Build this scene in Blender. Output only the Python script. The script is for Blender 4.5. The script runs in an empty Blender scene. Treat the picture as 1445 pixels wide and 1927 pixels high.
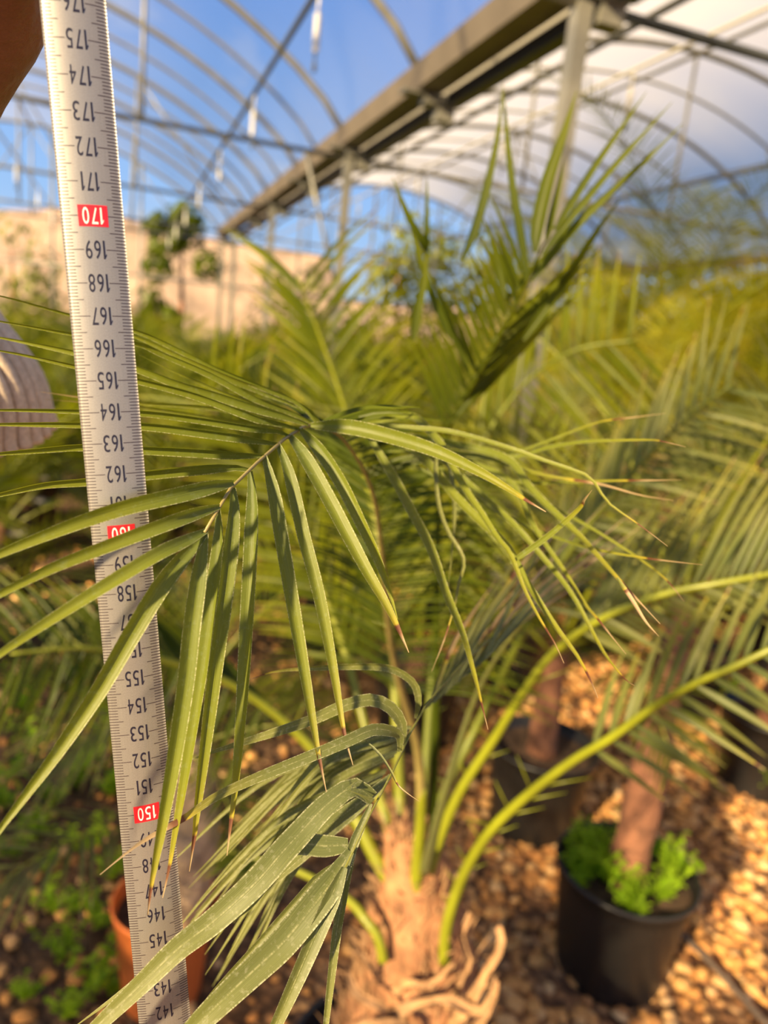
import bpy, math, random
import numpy as np
from mathutils import Vector, Matrix, noise

random.seed(7)
rng = np.random.default_rng(7)
SC = bpy.context.scene
COL = SC.collection

# ------------------------------------------------------------------ camera
F = 1392.0; CX, CY = 722.5, 963.5
ROLL, PITCH, CAM_H = math.radians(6.0), math.radians(13.4), 1.66
_up = np.array([math.sin(ROLL)*math.cos(PITCH), math.cos(ROLL)*math.cos(PITCH), math.sin(PITCH)])
_fw = np.array([0, 0, -1.0]); _Y = _fw - _up*_fw.dot(_up); _Y /= np.linalg.norm(_Y)
_X = np.cross(_Y, _up)
R = np.array([_X, _Y, _up])
CAM = np.array([0, 0, CAM_H])

def P(px, py, d):
    return R @ (np.array([(px-CX)/F, -(py-CY)/F, -1.0])*d) + CAM

def onz(px, py, z):
    d = R @ np.array([(px-CX)/F, -(py-CY)/F, -1.0])
    return d*((z-CAM_H)/d[2]) + CAM

cam = bpy.data.cameras.new('camera'); camo = bpy.data.objects.new('camera', cam); COL.objects.link(camo)
cam.sensor_fit = 'VERTICAL'; cam.sensor_height = 36.0; cam.lens = F/1927*36.0
cam.clip_start = 0.02; cam.clip_end = 300
M4 = Matrix.Identity(4)
for i in range(3):
    for j in range(3):
        M4[i][j] = R[i][j]
M4.translation = Vector(CAM)
camo.matrix_world = M4
cam.dof.use_dof = True; cam.dof.focus_distance = 0.27; cam.dof.aperture_fstop = 7.4
SC.camera = camo

# ------------------------------------------------------------------ light
SC.view_settings.view_transform = 'Standard'; SC.view_settings.look = 'None'
SC.view_settings.gamma = 1.0; SC.view_settings.use_curve_mapping = False
SC.view_settings.exposure = 0.0
SC.cycles.use_denoising = True
SC.cycles.max_bounces = 8; SC.cycles.transparent_max_bounces = 12
SC.cycles.transmission_bounces = 6; SC.cycles.diffuse_bounces = 4
SC.cycles.sample_clamp_indirect = 6.0

YAW = math.radians(-20.25)
G = np.array([math.sin(YAW), math.cos(YAW), 0]); HD = np.array([G[1], -G[0], 0])
SUN_EL = math.radians(23); SUN_AZ = math.radians(-143)      # azimuth from +Y towards +X; behind and left of the camera
SUN = np.array([math.sin(SUN_AZ)*math.cos(SUN_EL), math.cos(SUN_AZ)*math.cos(SUN_EL), math.sin(SUN_EL)])
sl = bpy.data.lights.new('sun', 'SUN'); so = bpy.data.objects.new('sun', sl); COL.objects.link(so)
sl.energy = 17.5; sl.color = (1.0, 0.76, 0.42); sl.angle = math.radians(2.5)
so.rotation_euler = Vector(SUN).to_track_quat('Z', 'Y').to_euler()

w = bpy.data.worlds.new('sky'); SC.world = w; w.use_nodes = True
nt = w.node_tree; nt.nodes.clear()
def N(nt, typ, **kw):
    n = nt.nodes.new(typ)
    for k, v in kw.items(): setattr(n, k, v)
    return n
def ramp(nt, fac, stops, interp='LINEAR'):
    n = nt.nodes.new('ShaderNodeValToRGB'); n.color_ramp.interpolation = interp
    e = n.color_ramp.elements
    while len(e) < len(stops): e.new(0.5)
    for i, (p, c) in enumerate(stops):
        e[i].position = p; e[i].color = (c[0], c[1], c[2], 1)
    if fac is not None: nt.links.new(fac, n.inputs[0])
    return n.outputs[0]
def math_n(nt, op, a, b=None, clamp=False):
    n = nt.nodes.new('ShaderNodeMath'); n.operation = op; n.use_clamp = clamp
    for i, v in enumerate((a, b)):
        if v is None: continue
        if isinstance(v, (int, float)): n.inputs[i].default_value = v
        else: nt.links.new(v, n.inputs[i])
    return n.outputs[0]
def mixc(nt, fac, a, b, mode='MIX'):
    n = nt.nodes.new('ShaderNodeMix'); n.data_type = 'RGBA'; n.blend_type = mode
    for s, v in ((n.inputs[0], fac), (n.inputs[6], a), (n.inputs[7], b)):
        if isinstance(v, (int, float)): s.default_value = v
        elif isinstance(v, tuple): s.default_value = (v[0], v[1], v[2], 1)
        else: nt.links.new(v, s)
    return n.outputs[2]
def noise_n(nt, vec, scale, detail=4, rough=0.55, dist=0.0):
    n = nt.nodes.new('ShaderNodeTexNoise'); n.inputs['Scale'].default_value = scale
    n.inputs['Detail'].default_value = detail; n.inputs['Roughness'].default_value = rough
    n.inputs['Distortion'].default_value = dist
    if vec is not None: nt.links.new(vec, n.inputs['Vector'])
    return n.outputs['Fac']
def mapping(nt, vec, scale=(1, 1, 1), rot=(0, 0, 0)):
    n = nt.nodes.new('ShaderNodeMapping'); n.inputs['Scale'].default_value = scale
    n.inputs['Rotation'].default_value = rot
    nt.links.new(vec, n.inputs['Vector']); return n.outputs[0]

tc = N(nt, 'ShaderNodeTexCoord'); sep = N(nt, 'ShaderNodeSeparateXYZ')
nt.links.new(tc.outputs['Generated'], sep.inputs[0])
sky = ramp(nt, sep.outputs['Z'], [(0.0, (0.62, 0.76, 0.95)), (0.12, (0.38, 0.62, 1.0)), (0.35, (0.20, 0.43, 0.98)), (1.0, (0.12, 0.27, 0.72))])
cl = noise_n(nt, mapping(nt, tc.outputs['Generated'], (1.6, 1.6, 5.0)), 1.7, 7, 0.6, 0.4)
clm = ramp(nt, cl, [(0.54, (0, 0, 0)), (0.76, (1, 1, 1))])
skyc = mixc(nt, math_n(nt, 'MULTIPLY', clm, 0.75), sky, (0.95, 0.93, 0.92))
bg = N(nt, 'ShaderNodeBackground'); bg.inputs['Strength'].default_value = 0.95
nt.links.new(skyc, bg.inputs['Color'])
wo = N(nt, 'ShaderNodeOutputWorld'); nt.links.new(bg.outputs[0], wo.inputs[0])

# ------------------------------------------------------------------ helpers
def link(o, parent=None):
    COL.objects.link(o)
    if parent is not None: o.parent = parent
    return o
def tag(o, label=None, cat=None, group=None, kind=None):
    if label: o['label'] = label
    if cat: o['category'] = cat
    if group: o['group'] = group
    if kind: o['kind'] = kind
    return o
def empty(name, loc=(0, 0, 0), label=None, cat=None, group=None, rz=0.0):
    o = bpy.data.objects.new(name, None); o.location = Vector(loc); o.rotation_euler = (0, 0, rz)
    o.empty_display_size = 0.05
    link(o); return tag(o, label, cat, group)

class MB:
    """collects geometry in world (or local) coordinates"""
    def __init__(s):
        s.v = []; s.f = []; s.m = []; s.a = []      # a: (u, v, rnd, dry)
    def add(s, verts, faces, mat=0, attr=None):
        b = len(s.v)
        s.v.extend([tuple(float(c) for c in q) for q in verts])
        s.f.extend([tuple(i+b for i in fc) for fc in faces])
        s.m.extend([mat]*len(faces))
        s.a.extend(attr if attr is not None else [(0, 0, 0, 0)]*len(verts))
    def build(s, name, mats, parent=None, smooth=True, origin=None, attrs=True):
        me = bpy.data.meshes.new(name)
        org = np.array(origin, float) if origin is not None else np.zeros(3)
        vv = (np.array(s.v) - org)
        me.from_pydata([tuple(q) for q in vv], [], s.f)
        for m in (mats if isinstance(mats, (list, tuple)) else [mats]): me.materials.append(m)
        me.polygons.foreach_set('material_index', s.m)
        me.polygons.foreach_set('use_smooth', [smooth]*len(s.f))
        if attrs:
            A = np.array(s.a, dtype=np.float32)
            for i, n in enumerate(('lu', 'lv', 'rnd', 'dry')):
                at = me.attributes.new(n, 'FLOAT', 'POINT'); at.data.foreach_set('value', np.ascontiguousarray(A[:, i]))
        me.update()
        o = bpy.data.objects.new(name, me); link(o, parent)
        if origin is not None:
            o.location = Vector(org) - (parent.location if parent is not None and parent.type == 'EMPTY' else Vector((0, 0, 0)))
        elif parent is not None and parent.type == 'EMPTY':
            pass
        return o

def nrm(a):
    a = np.asarray(a, float); l = np.linalg.norm(a); return a/l if l > 1e-12 else a
def spline(pts, n):
    """Catmull-Rom through pts -> n samples, evenly in arc length"""
    p = np.array(pts, float)
    if len(p) == 2: return np.array([p[0]+(p[1]-p[0])*t for t in np.linspace(0, 1, n)])
    e = np.vstack([2*p[0]-p[1], p, 2*p[-1]-p[-2]]); out = []
    for i in range(1, len(e)-2):
        for t in np.linspace(0, 1, 16, endpoint=False):
            a, b, c, d = e[i-1], e[i], e[i+1], e[i+2]
            out.append(0.5*((2*b)+(-a+c)*t+(2*a-5*b+4*c-d)*t*t+(-a+3*b-3*c+d)*t**3))
    out.append(e[-2]); out = np.array(out)
    s = np.concatenate([[0], np.cumsum(np.linalg.norm(np.diff(out, axis=0), axis=1))])
    q = np.linspace(0, s[-1], n)
    return np.stack([np.interp(q, s, out[:, k]) for k in range(p.shape[1])], axis=1)
def tube(mb, pts, rad, seg=10, mat=0, cap=True, attr_v=True, rnd=0.5, flat=1.0, nup=(0, 0, 1), dry=2.0):
    pts = np.array(pts, float); n = len(pts)
    rad = np.full(n, rad) if np.isscalar(rad) else np.array(rad)
    T = np.gradient(pts, axis=0); verts = []; at = []
    ref = np.array(nup, float)
    if abs(nrm(T[0]).dot(nrm(ref))) > 0.95: ref = np.array([1.0, 0.1, 0])
    for i in range(n):
        t = nrm(T[i]); a = nrm(np.cross(t, ref)); b = np.cross(a, t); ref = b
        for k in range(seg):
            th = 2*math.pi*k/seg
            verts.append(pts[i] + rad[i]*(math.cos(th)*a + flat*math.sin(th)*b)); at.append((math.cos(th), i/(n-1), rnd, dry))
    faces = [(i*seg+k, i*seg+(k+1) % seg, (i+1)*seg+(k+1) % seg, (i+1)*seg+k) for i in range(n-1) for k in range(seg)]
    if cap:
        faces.append(tuple(range(seg))[::-1]); faces.append(tuple((n-1)*seg+k for k in range(seg)))
    mb.add(verts, faces, mat, at)
def box(mb, c, ax, half, mat=0):
    c = np.array(c, float); vs = []
    for i in (-1, 1):
        for j in (-1, 1):
            for k in (-1, 1):
                vs.append(c + i*half[0]*np.array(ax[0]) + j*half[1]*np.array(ax[1]) + k*half[2]*np.array(ax[2]))
    mb.add(vs, [(0, 1, 3, 2), (4, 6, 7, 5), (0, 4, 5, 1), (2, 3, 7, 6), (0, 2, 6, 4), (1, 5, 7, 3)], mat)
def lathe(mb, prof, seg=40, mat=0, c=(0, 0, 0), wob=0):
    vs = []; n = len(prof)
    for (r, z) in prof:
        for k in range(seg):
            th = 2*math.pi*k/seg; rr = r*(1+wob*math.sin(3*th+1))
            vs.append((c[0]+rr*math.cos(th), c[1]+rr*math.sin(th), c[2]+z))
    fs = [(i*seg+k, i*seg+(k+1) % seg, (i+1)*seg+(k+1) % seg, (i+1)*seg+k) for i in range(n-1) for k in range(seg)]
    mb.add(vs, fs, mat)

# ------------------------------------------------------------------ materials
def mat(name):
    m = bpy.data.materials.new(name); m.use_nodes = True; nt = m.node_tree; nt.nodes.clear()
    return m, nt, N(nt, 'ShaderNodeOutputMaterial')
def pbr(name, col, rough=0.5, metal=0.0, bump=0.0, bscale=40, var=0.0, vscale=8, spec=0.5):
    m, nt, out = mat(name); b = N(nt, 'ShaderNodeBsdfPrincipled')
    tc = N(nt, 'ShaderNodeTexCoord')
    if var:
        n = noise_n(nt, tc.outputs['Object'], vscale, 5)
        c2 = tuple(max(0, c*(1-var)) for c in col); c3 = tuple(min(1, c*(1+var)) for c in col)
        nt.links.new(ramp(nt, n, [(0.3, c2), (0.7, c3)]), b.inputs['Base Color'])
    else: b.inputs['Base Color'].default_value = (*col, 1)
    b.inputs['Roughness'].default_value = rough; b.inputs['Metallic'].default_value = metal
    b.inputs['Specular IOR Level'].default_value = spec
    if bump:
        bn = N(nt, 'ShaderNodeBump'); bn.inputs['Strength'].default_value = bump; bn.inputs['Distance'].default_value = 0.01
        nt.links.new(noise_n(nt, tc.outputs['Object'], bscale, 6), bn.inputs['Height'])
        nt.links.new(bn.outputs[0], b.inputs['Normal'])
    nt.links.new(b.outputs[0], out.inputs[0]); return m

def leaf_mat(name, base, mid, tip, trans=0.42, rough=0.42, wax=(0.30, 0.36, 0.24), waxamt=0.25, fine=True, margin=True, tcol=(1.25, 1.3, 0.5), midrib=False):
    """green blade: own pigments vary along it (base -> mid -> tip), dead end brown to straw"""
    m, nt, out = mat(name)
    def at(n): a = N(nt, 'ShaderNodeAttribute'); a.attribute_name = n; return a.outputs['Fac']
    u, v, rnd, dry = at('lu'), at('lv'), at('rnd'), at('dry')
    tc = N(nt, 'ShaderNodeTexCoord')
    cmb = N(nt, 'ShaderNodeCombineXYZ'); nt.links.new(u, cmb.inputs[0]); nt.links.new(v, cmb.inputs[1]); nt.links.new(rnd, cmb.inputs[2])
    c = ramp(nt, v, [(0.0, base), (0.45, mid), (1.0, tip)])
    blot = noise_n(nt, tc.outputs['Object'], 9, 4)
    c = mixc(nt, ramp(nt, blot, [(0.4, (0, 0, 0)), (0.7, (1, 1, 1))]), c, mixc(nt, 0.5, c, tip))
    if fine:
        st = noise_n(nt, mapping(nt, cmb.outputs[0], (26, 3.0, 9.0)), 1.0, 3)
        c = mixc(nt, 0.5, c, ramp(nt, st, [(0.3, tuple(x*0.62 for x in mid)), (0.7, tuple(min(1, x*1.45) for x in mid))]), 'MIX')
        sp = noise_n(nt, tc.outputs['Object'], 420, 3, 0.7)
        c = mixc(nt, math_n(nt, 'MULTIPLY', ramp(nt, sp, [(0.55, (0, 0, 0)), (0.75, (1, 1, 1))]), waxamt), c, wax)
    au = math_n(nt, 'ABSOLUTE', u)
    if margin:
        mg = ramp(nt, au, [(0.86, (0, 0, 0)), (0.97, (1, 1, 1))])
        saw = noise_n(nt, mapping(nt, cmb.outputs[0], (0.5, 150, 5)), 1.0, 2, 0.8)
        mg = math_n(nt, 'MULTIPLY', mg, ramp(nt, saw, [(0.42, (0.05,)*3), (0.62, (0.8,)*3)]))
        c = mixc(nt, mg, c, (0.60, 0.58, 0.36))
    if midrib:
        mr = ramp(nt, au, [(0.03, (1, 1, 1)), (0.09, (0, 0, 0))])
        sw = noise_n(nt, mapping(nt, cmb.outputs[0], (0.3, 70, 5)), 1.0, 2, 0.8)
        c = mixc(nt, math_n(nt, 'MULTIPLY', mr, ramp(nt, sw, [(0.42, (0.05,)*3), (0.64, (0.5,)*3)])), c, (0.50, 0.48, 0.24))
    # yellow zone, then red-brown, then straw, measured back from the dead tip
    dz = math_n(nt, 'SUBTRACT', v, dry)      # >0 in the dead part
    y = ramp(nt, math_n(nt, 'ADD', math_n(nt, 'MULTIPLY', dz, 2.2), 0.5), [(0.0, (0, 0, 0)), (0.42, (0.25,)*3), (0.50, (0.9,)*3)])
    c = mixc(nt, y, c, (0.46, 0.36, 0.035))
    d = ramp(nt, math_n(nt, 'MULTIPLY', dz, 12), [(0.0, (0, 0, 0)), (0.12, (1, 1, 1))])
    dc = ramp(nt, math_n(nt, 'MULTIPLY', dz, 9), [(0.0, (0.13, 0.035, 0.02)), (0.35, (0.22, 0.10, 0.05)), (0.6, (0.50, 0.36, 0.20))])
    c = mixc(nt, d, c, dc)
    b = N(nt, 'ShaderNodeBsdfPrincipled'); nt.links.new(c, b.inputs['Base Color'])
    b.inputs['Roughness'].default_value = rough; b.inputs['Specular IOR Level'].default_value = 0.4 if fine else 0.22
    if fine:
        bn = N(nt, 'ShaderNodeBump'); bn.inputs['Strength'].default_value = 0.25; bn.inputs['Distance'].default_value = 0.0006
        nt.links.new(noise_n(nt, mapping(nt, cmb.outputs[0], (14, 1.5, 9)), 1.0, 3), bn.inputs['Height'])
        nt.links.new(bn.outputs[0], b.inputs['Normal'])
    t = N(nt, 'ShaderNodeBsdfTranslucent'); nt.links.new(mixc(nt, 1.0, c, tcol, 'MULTIPLY'), t.inputs[0])
    ms = N(nt, 'ShaderNodeMixShader'); ms.inputs[0].default_value = trans
    nt.links.new(b.outputs[0], ms.inputs[1]); nt.links.new(t.outputs[0], ms.inputs[2])
    nt.links.new(ms.outputs[0], out.inputs[0]); return m

M = {}
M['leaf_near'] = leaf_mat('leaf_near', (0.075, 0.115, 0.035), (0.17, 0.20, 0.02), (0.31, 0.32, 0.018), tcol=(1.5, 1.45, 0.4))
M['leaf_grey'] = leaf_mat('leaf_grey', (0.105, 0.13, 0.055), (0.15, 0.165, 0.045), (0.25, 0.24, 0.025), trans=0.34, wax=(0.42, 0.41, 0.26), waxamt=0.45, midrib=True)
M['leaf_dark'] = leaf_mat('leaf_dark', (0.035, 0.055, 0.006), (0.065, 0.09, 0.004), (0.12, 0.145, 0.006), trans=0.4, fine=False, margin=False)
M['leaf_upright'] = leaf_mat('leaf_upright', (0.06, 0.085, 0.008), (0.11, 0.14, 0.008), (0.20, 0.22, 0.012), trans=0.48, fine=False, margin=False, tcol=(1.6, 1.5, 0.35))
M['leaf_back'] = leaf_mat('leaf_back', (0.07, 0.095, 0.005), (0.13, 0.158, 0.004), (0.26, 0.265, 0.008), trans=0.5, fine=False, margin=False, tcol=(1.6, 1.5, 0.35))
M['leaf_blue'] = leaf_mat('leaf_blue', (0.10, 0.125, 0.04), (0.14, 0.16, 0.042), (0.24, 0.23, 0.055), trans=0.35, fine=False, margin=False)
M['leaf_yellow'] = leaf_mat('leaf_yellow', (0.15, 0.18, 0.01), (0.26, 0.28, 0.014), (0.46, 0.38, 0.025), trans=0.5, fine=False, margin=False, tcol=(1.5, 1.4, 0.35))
M['leaf_straw'] = leaf_mat('leaf_straw', (0.30, 0.20, 0.09), (0.40, 0.28, 0.13), (0.50, 0.36, 0.18), trans=0.3, fine=False, margin=False)
M['weed'] = leaf_mat('weed', (0.12, 0.24, 0.01), (0.24, 0.42, 0.012), (0.42, 0.58, 0.03), trans=0.45, fine=False, margin=False)
M['rachis'] = pbr('rachis', (0.24, 0.19, 0.06), 0.45, var=0.25, vscale=30)
M['rachis_brown'] = pbr('rachis_brown', (0.17, 0.10, 0.03), 0.5, var=0.3, vscale=30)
M['petiole'] = pbr('petiole', (0.20, 0.215, 0.010), 0.38, var=0.22, vscale=12)
M['stalk_dull'] = pbr('stalk_dull', (0.12, 0.14, 0.008), 0.5, var=0.22, vscale=12)
M['fibre'] = pbr('fibre', (0.33, 0.15, 0.065), 0.8, bump=0.8, bscale=60, var=0.5, vscale=25)
M['fibre_pale'] = pbr('fibre_pale', (0.38, 0.215, 0.10), 0.8, bump=0.6, bscale=60, var=0.35, vscale=30)
M['fibre_beige'] = pbr('fibre_beige', (0.52, 0.36, 0.21), 0.85, bump=0.8, bscale=50, var=0.4, vscale=25)
M['trunk'] = pbr('trunk', (0.20, 0.085, 0.045), 0.85, bump=0.8, bscale=45, var=0.5, vscale=18)
M['black_plastic'] = pbr('black_plastic', (0.014, 0.013, 0.013), 0.42, var=0.3, vscale=5, spec=0.6)
M['orange_plastic'] = pbr('orange_plastic', (0.72, 0.19, 0.045), 0.5, var=0.08, vscale=5)
M['soil'] = pbr('soil', (0.055, 0.03, 0.016), 0.95, bump=1.0, bscale=40, var=0.6, vscale=30)
M['steel'] = pbr('steel', (0.24, 0.23, 0.19), 0.5, 0.35, var=0.15, vscale=6)
M['steel_dark'] = pbr('steel_dark', (0.07, 0.08, 0.085), 0.5, 0.2)
M['gutter'] = pbr('gutter', (0.25, 0.21, 0.16), 0.5, 0.4, var=0.15, vscale=3)
M['black_duct'] = pbr('black_duct', (0.012, 0.012, 0.013), 0.3, 0.0)
M['white_plastic'] = pbr('white_plastic', (0.80, 0.77, 0.68), 0.4)
M['hose'] = pbr('hose', (0.12, 0.09, 0.07), 0.6)
M['wall'] = pbr('wall', (0.24, 0.17, 0.125), 0.9, bump=0.5, bscale=2, var=0.4, vscale=0.9)
M['skin'] = pbr('skin', (0.22, 0.085, 0.045), 0.5, bump=0.25, bscale=160, var=0.25, vscale=25)
M['tick'] = pbr('tick', (0.03, 0.012, 0.018), 0.5)
M['ink'] = pbr('ink', (0.010, 0.008, 0.022), 0.45)
M['red'] = pbr('red', (0.66, 0.012, 0.022), 0.4)
M['white_ink'] = pbr('white_ink', (0.85, 0.78, 0.70), 0.4)

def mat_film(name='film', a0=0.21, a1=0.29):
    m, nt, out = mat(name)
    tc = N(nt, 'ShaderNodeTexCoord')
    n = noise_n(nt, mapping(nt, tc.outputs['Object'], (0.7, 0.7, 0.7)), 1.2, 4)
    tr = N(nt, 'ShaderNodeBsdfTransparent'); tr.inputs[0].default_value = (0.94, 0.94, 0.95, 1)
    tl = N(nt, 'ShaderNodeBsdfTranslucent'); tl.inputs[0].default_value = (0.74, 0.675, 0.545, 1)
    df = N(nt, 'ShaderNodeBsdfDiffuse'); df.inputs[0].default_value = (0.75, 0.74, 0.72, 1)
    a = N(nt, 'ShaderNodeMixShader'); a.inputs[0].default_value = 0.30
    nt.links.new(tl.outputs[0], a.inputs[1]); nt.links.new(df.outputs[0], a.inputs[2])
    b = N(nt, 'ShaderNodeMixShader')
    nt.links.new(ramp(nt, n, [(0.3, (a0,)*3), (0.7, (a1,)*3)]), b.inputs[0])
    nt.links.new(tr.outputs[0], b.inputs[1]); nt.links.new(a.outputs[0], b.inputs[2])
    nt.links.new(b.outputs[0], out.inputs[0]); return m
M['film'] = mat_film(); M['film_sunlit'] = mat_film('film_sunlit', 0.70, 0.76)  # right bay film scatters more, standing in for its sunlit cream glow

def mat_tape():
    m, nt, out = mat('tape_steel'); b = N(nt, 'ShaderNodeBsdfPrincipled')
    def at(n): a = N(nt, 'ShaderNodeAttribute'); a.attribute_name = n; return a.outputs['Fac']
    cmb = N(nt, 'ShaderNodeCombineXYZ'); nt.links.new(at('lu'), cmb.inputs[0]); nt.links.new(at('lv'), cmb.inputs[1])
    st = noise_n(nt, mapping(nt, cmb.outputs[0], (60, 90, 1)), 1.0, 4)
    gr = noise_n(nt, mapping(nt, cmb.outputs[0], (130, 2600, 1)), 1.0, 3)
    c = mixc(nt, 0.5, ramp(nt, st, [(0.3, (0.30, 0.275, 0.245)), (0.7, (0.40, 0.37, 0.33))]), ramp(nt, gr, [(0.35, (0.20, 0.185, 0.165)), (0.65, (0.46, 0.43, 0.39))]))
    nt.links.new(c, b.inputs['Base Color']); b.inputs['Metallic'].default_value = 0.6
    b.inputs['Roughness'].default_value = 0.40
    nt.links.new(b.outputs[0], out.inputs[0]); return m
M['tape'] = mat_tape()

def mat_knit():
    m, nt, out = mat('knit'); b = N(nt, 'ShaderNodeBsdfPrincipled')
    tc = N(nt, 'ShaderNodeTexCoord')
    n = noise_n(nt, tc.outputs['Object'], 350, 4); n2 = noise_n(nt, tc.outputs['Object'], 25, 3)
    c = mixc(nt, 0.5, ramp(nt, n, [(0.35, (0.42, 0.31, 0.20)), (0.65, (0.78, 0.62, 0.43))]), ramp(nt, n2, [(0.3, (0.5, 0.39, 0.27)), (0.7, (0.74, 0.60, 0.43))]))
    nt.links.new(c, b.inputs['Base Color']); b.inputs['Roughness'].default_value = 0.95
    bn = N(nt, 'ShaderNodeBump'); bn.inputs['Strength'].default_value = 0.6; bn.inputs['Distance'].default_value = 0.001
    nt.links.new(n, bn.inputs['Height']); nt.links.new(bn.outputs[0], b.inputs['Normal'])
    nt.links.new(b.outputs[0], out.inputs[0]); return m
M['knit'] = mat_knit()

def mat_ground():
    m, nt, out = mat('ground_gravel'); b = N(nt, 'ShaderNodeBsdfPrincipled')
    tc = N(nt, 'ShaderNodeTexCoord')
    vo = N(nt, 'ShaderNodeTexVoronoi'); vo.inputs['Scale'].default_value = 32; nt.links.new(tc.outputs['Object'], vo.inputs['Vector'])
    c1 = ramp(nt, vo.outputs['Color'], [(0.1, (0.22, 0.10, 0.04)), (0.5, (0.42, 0.20, 0.075)), (0.9, (0.55, 0.32, 0.15))])
    c = mixc(nt, ramp(nt, vo.outputs['Distance'], [(0.3, (0, 0, 0)), (0.75, (1, 1, 1))]), c1, (0.09, 0.04, 0.016))
    # bare soil on the left of the path, darkened for the shade there, gravel on the right
    sp = N(nt, 'ShaderNodeSeparateXYZ'); nt.links.new(tc.outputs['Object'], sp.inputs[0])
    n = noise_n(nt, tc.outputs['Object'], 2.2, 5)
    lf = math_n(nt, 'ADD', math_n(nt, 'MULTIPLY', sp.outputs['X'], -1.4), math_n(nt, 'ADD', math_n(nt, 'MULTIPLY', n, 1.0), -0.2), True)
    c = mixc(nt, math_n(nt, 'MULTIPLY', lf, 0.8), c, (0.06, 0.032, 0.015))
    nt.links.new(c, b.inputs['Base Color']); b.inputs['Roughness'].default_value = 0.9
    bn = N(nt, 'ShaderNodeBump'); bn.inputs['Strength'].default_value = 1.0; bn.inputs['Distance'].default_value = 0.02
    bn.invert = True
    nt.links.new(vo.outputs['Distance'], bn.inputs['Height']); nt.links.new(bn.outputs[0], b.inputs['Normal'])
    nt.links.new(b.outputs[0], out.inputs[0]); return m
M['ground'] = mat_ground()
def mat_pebble():
    m, nt, out = mat('pebble'); b = N(nt, 'ShaderNodeBsdfPrincipled')
    a = N(nt, 'ShaderNodeAttribute'); a.attribute_name = 'rnd'
    tc = N(nt, 'ShaderNodeTexCoord'); n = noise_n(nt, tc.outputs['Object'], 60, 4)
    c = ramp(nt, a.outputs['Fac'], [(0.0, (0.30, 0.11, 0.035)), (0.3, (0.58, 0.25, 0.06)), (0.6, (0.74, 0.38, 0.11)), (1.0, (0.80, 0.55, 0.28))])
    c = mixc(nt, 0.35, c, ramp(nt, n, [(0.3, (0.3, 0.12, 0.03)), (0.7, (0.75, 0.42, 0.15))]))
    nt.links.new(c, b.inputs['Base Color']); b.inputs['Roughness'].default_value = 0.85
    nt.links.new(b.outputs[0], out.inputs[0]); return m
M['pebble'] = mat_pebble()

# ------------------------------------------------------------------ ground and far surroundings
mb = MB(); mb.add([(-60, -20, 0), (60, -20, 0), (60, 90, 0), (-60, 90, 0)], [(0, 1, 2, 3)])
tag(mb.build('ground', M['ground'], attrs=False, smooth=False), kind='structure')

A0 = np.array([0.72, 4.2, 3.5]); SP = 2.1; W2 = 4.0; RISE = 1.65
def gh(k, lat, z):                     # greenhouse coordinates: frame number, metres right of the gutter, height
    return A0 + G*SP*k + HD*lat + np.array([0, 0, z-3.5])
def arch_z(l): return 3.5 + RISE*max(0.0, 1-(l/W2)**2)**0.8
UPV = np.array([0, 0, 1.0])
K0, K1 = -5, 7
# film roofs
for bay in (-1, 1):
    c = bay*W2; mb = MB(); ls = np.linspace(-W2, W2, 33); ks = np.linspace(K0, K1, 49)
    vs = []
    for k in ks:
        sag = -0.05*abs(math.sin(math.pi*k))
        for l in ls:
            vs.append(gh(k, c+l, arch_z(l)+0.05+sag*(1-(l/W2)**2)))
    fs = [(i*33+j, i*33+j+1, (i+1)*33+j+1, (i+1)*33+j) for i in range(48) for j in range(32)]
    mb.add(vs, fs); o = mb.build('ceiling', M['film'] if bay < 0 else M['film_sunlit'], attrs=False); tag(o, kind='structure')
# arches
def arch(k, bay, r=0.034, m='steel'):
    mb = MB(); tube(mb, [gh(k, bay*W2+l, arch_z(l)) for l in np.linspace(-W2, W2, 28)], r, 10)
    tag(mb.build('roof_arch', M[m], attrs=False), kind='structure')
for bay in (-1, 1):
    for k in range(K0, K1+1): arch(k, bay)
    for k in (2.5, 3.5, 4.5, 5.5): arch(k, bay, 0.02)
def beam(name, a, b, r, m, seg=10):
    mb = MB(); tube(mb, [a, (a+b)/2, b], r, seg); return tag(mb.build(name, M[m], attrs=False), kind='structure')
# tie beams, truss verticals, braces, purlins, pipes
for k in (0, 2, 4, 6, 7):
    for bay in (-1, 1):
        dark = (k == 0 and bay == 1)
        beam('tie_beam', gh(k, bay*W2-W2, 3.36), gh(k, bay*W2+W2, 3.36), 0.024 if not dark else 0.026, 'steel_dark' if dark else 'steel')
        for l in (-2.0, 0.0, 2.0):
            beam('truss_post', gh(k, bay*W2+l, 3.36), gh(k, bay*W2+l, arch_z(l)), 0.02, 'steel')
        for s in ((-1, 1) if k in (4, 7) else ()):
            beam('truss_brace', gh(k, bay*W2, arch_z(0)), gh(k, bay*W2+s*1.2, 3.36), 0.014, 'steel')
            beam('truss_brace', gh(k, bay*W2+s*3.2, 3.36), gh(k, bay*W2+s*2.0, arch_z(2.0)), 0.014, 'steel')
for lat in (-4, 4): beam('ridge_purlin', gh(K0, lat, 5.13), gh(K1, lat, 5.13), 0.024, 'steel')
for lat in (2.0, 2.7, -6.5, 6.5): beam('purlin', gh(K0, lat, arch_z(abs(lat)-4)-0.03), gh(K1, lat, arch_z(abs(lat)-4)-0.03), 0.018, 'steel')
for lat, m_ in ((-1.24, 'steel_dark'), (0.55, 'steel_dark')):
    beam('long_pipe', gh(K0, lat, 3.3 if lat < 0 else 3.48), gh(K1, lat, 3.3 if lat < 0 else 3.48), 0.017, m_)
beam('long_pipe', gh(K0, 1.9, 3.0), gh(K1, 1.9, 3.0), 0.010, 'steel_dark')
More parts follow.
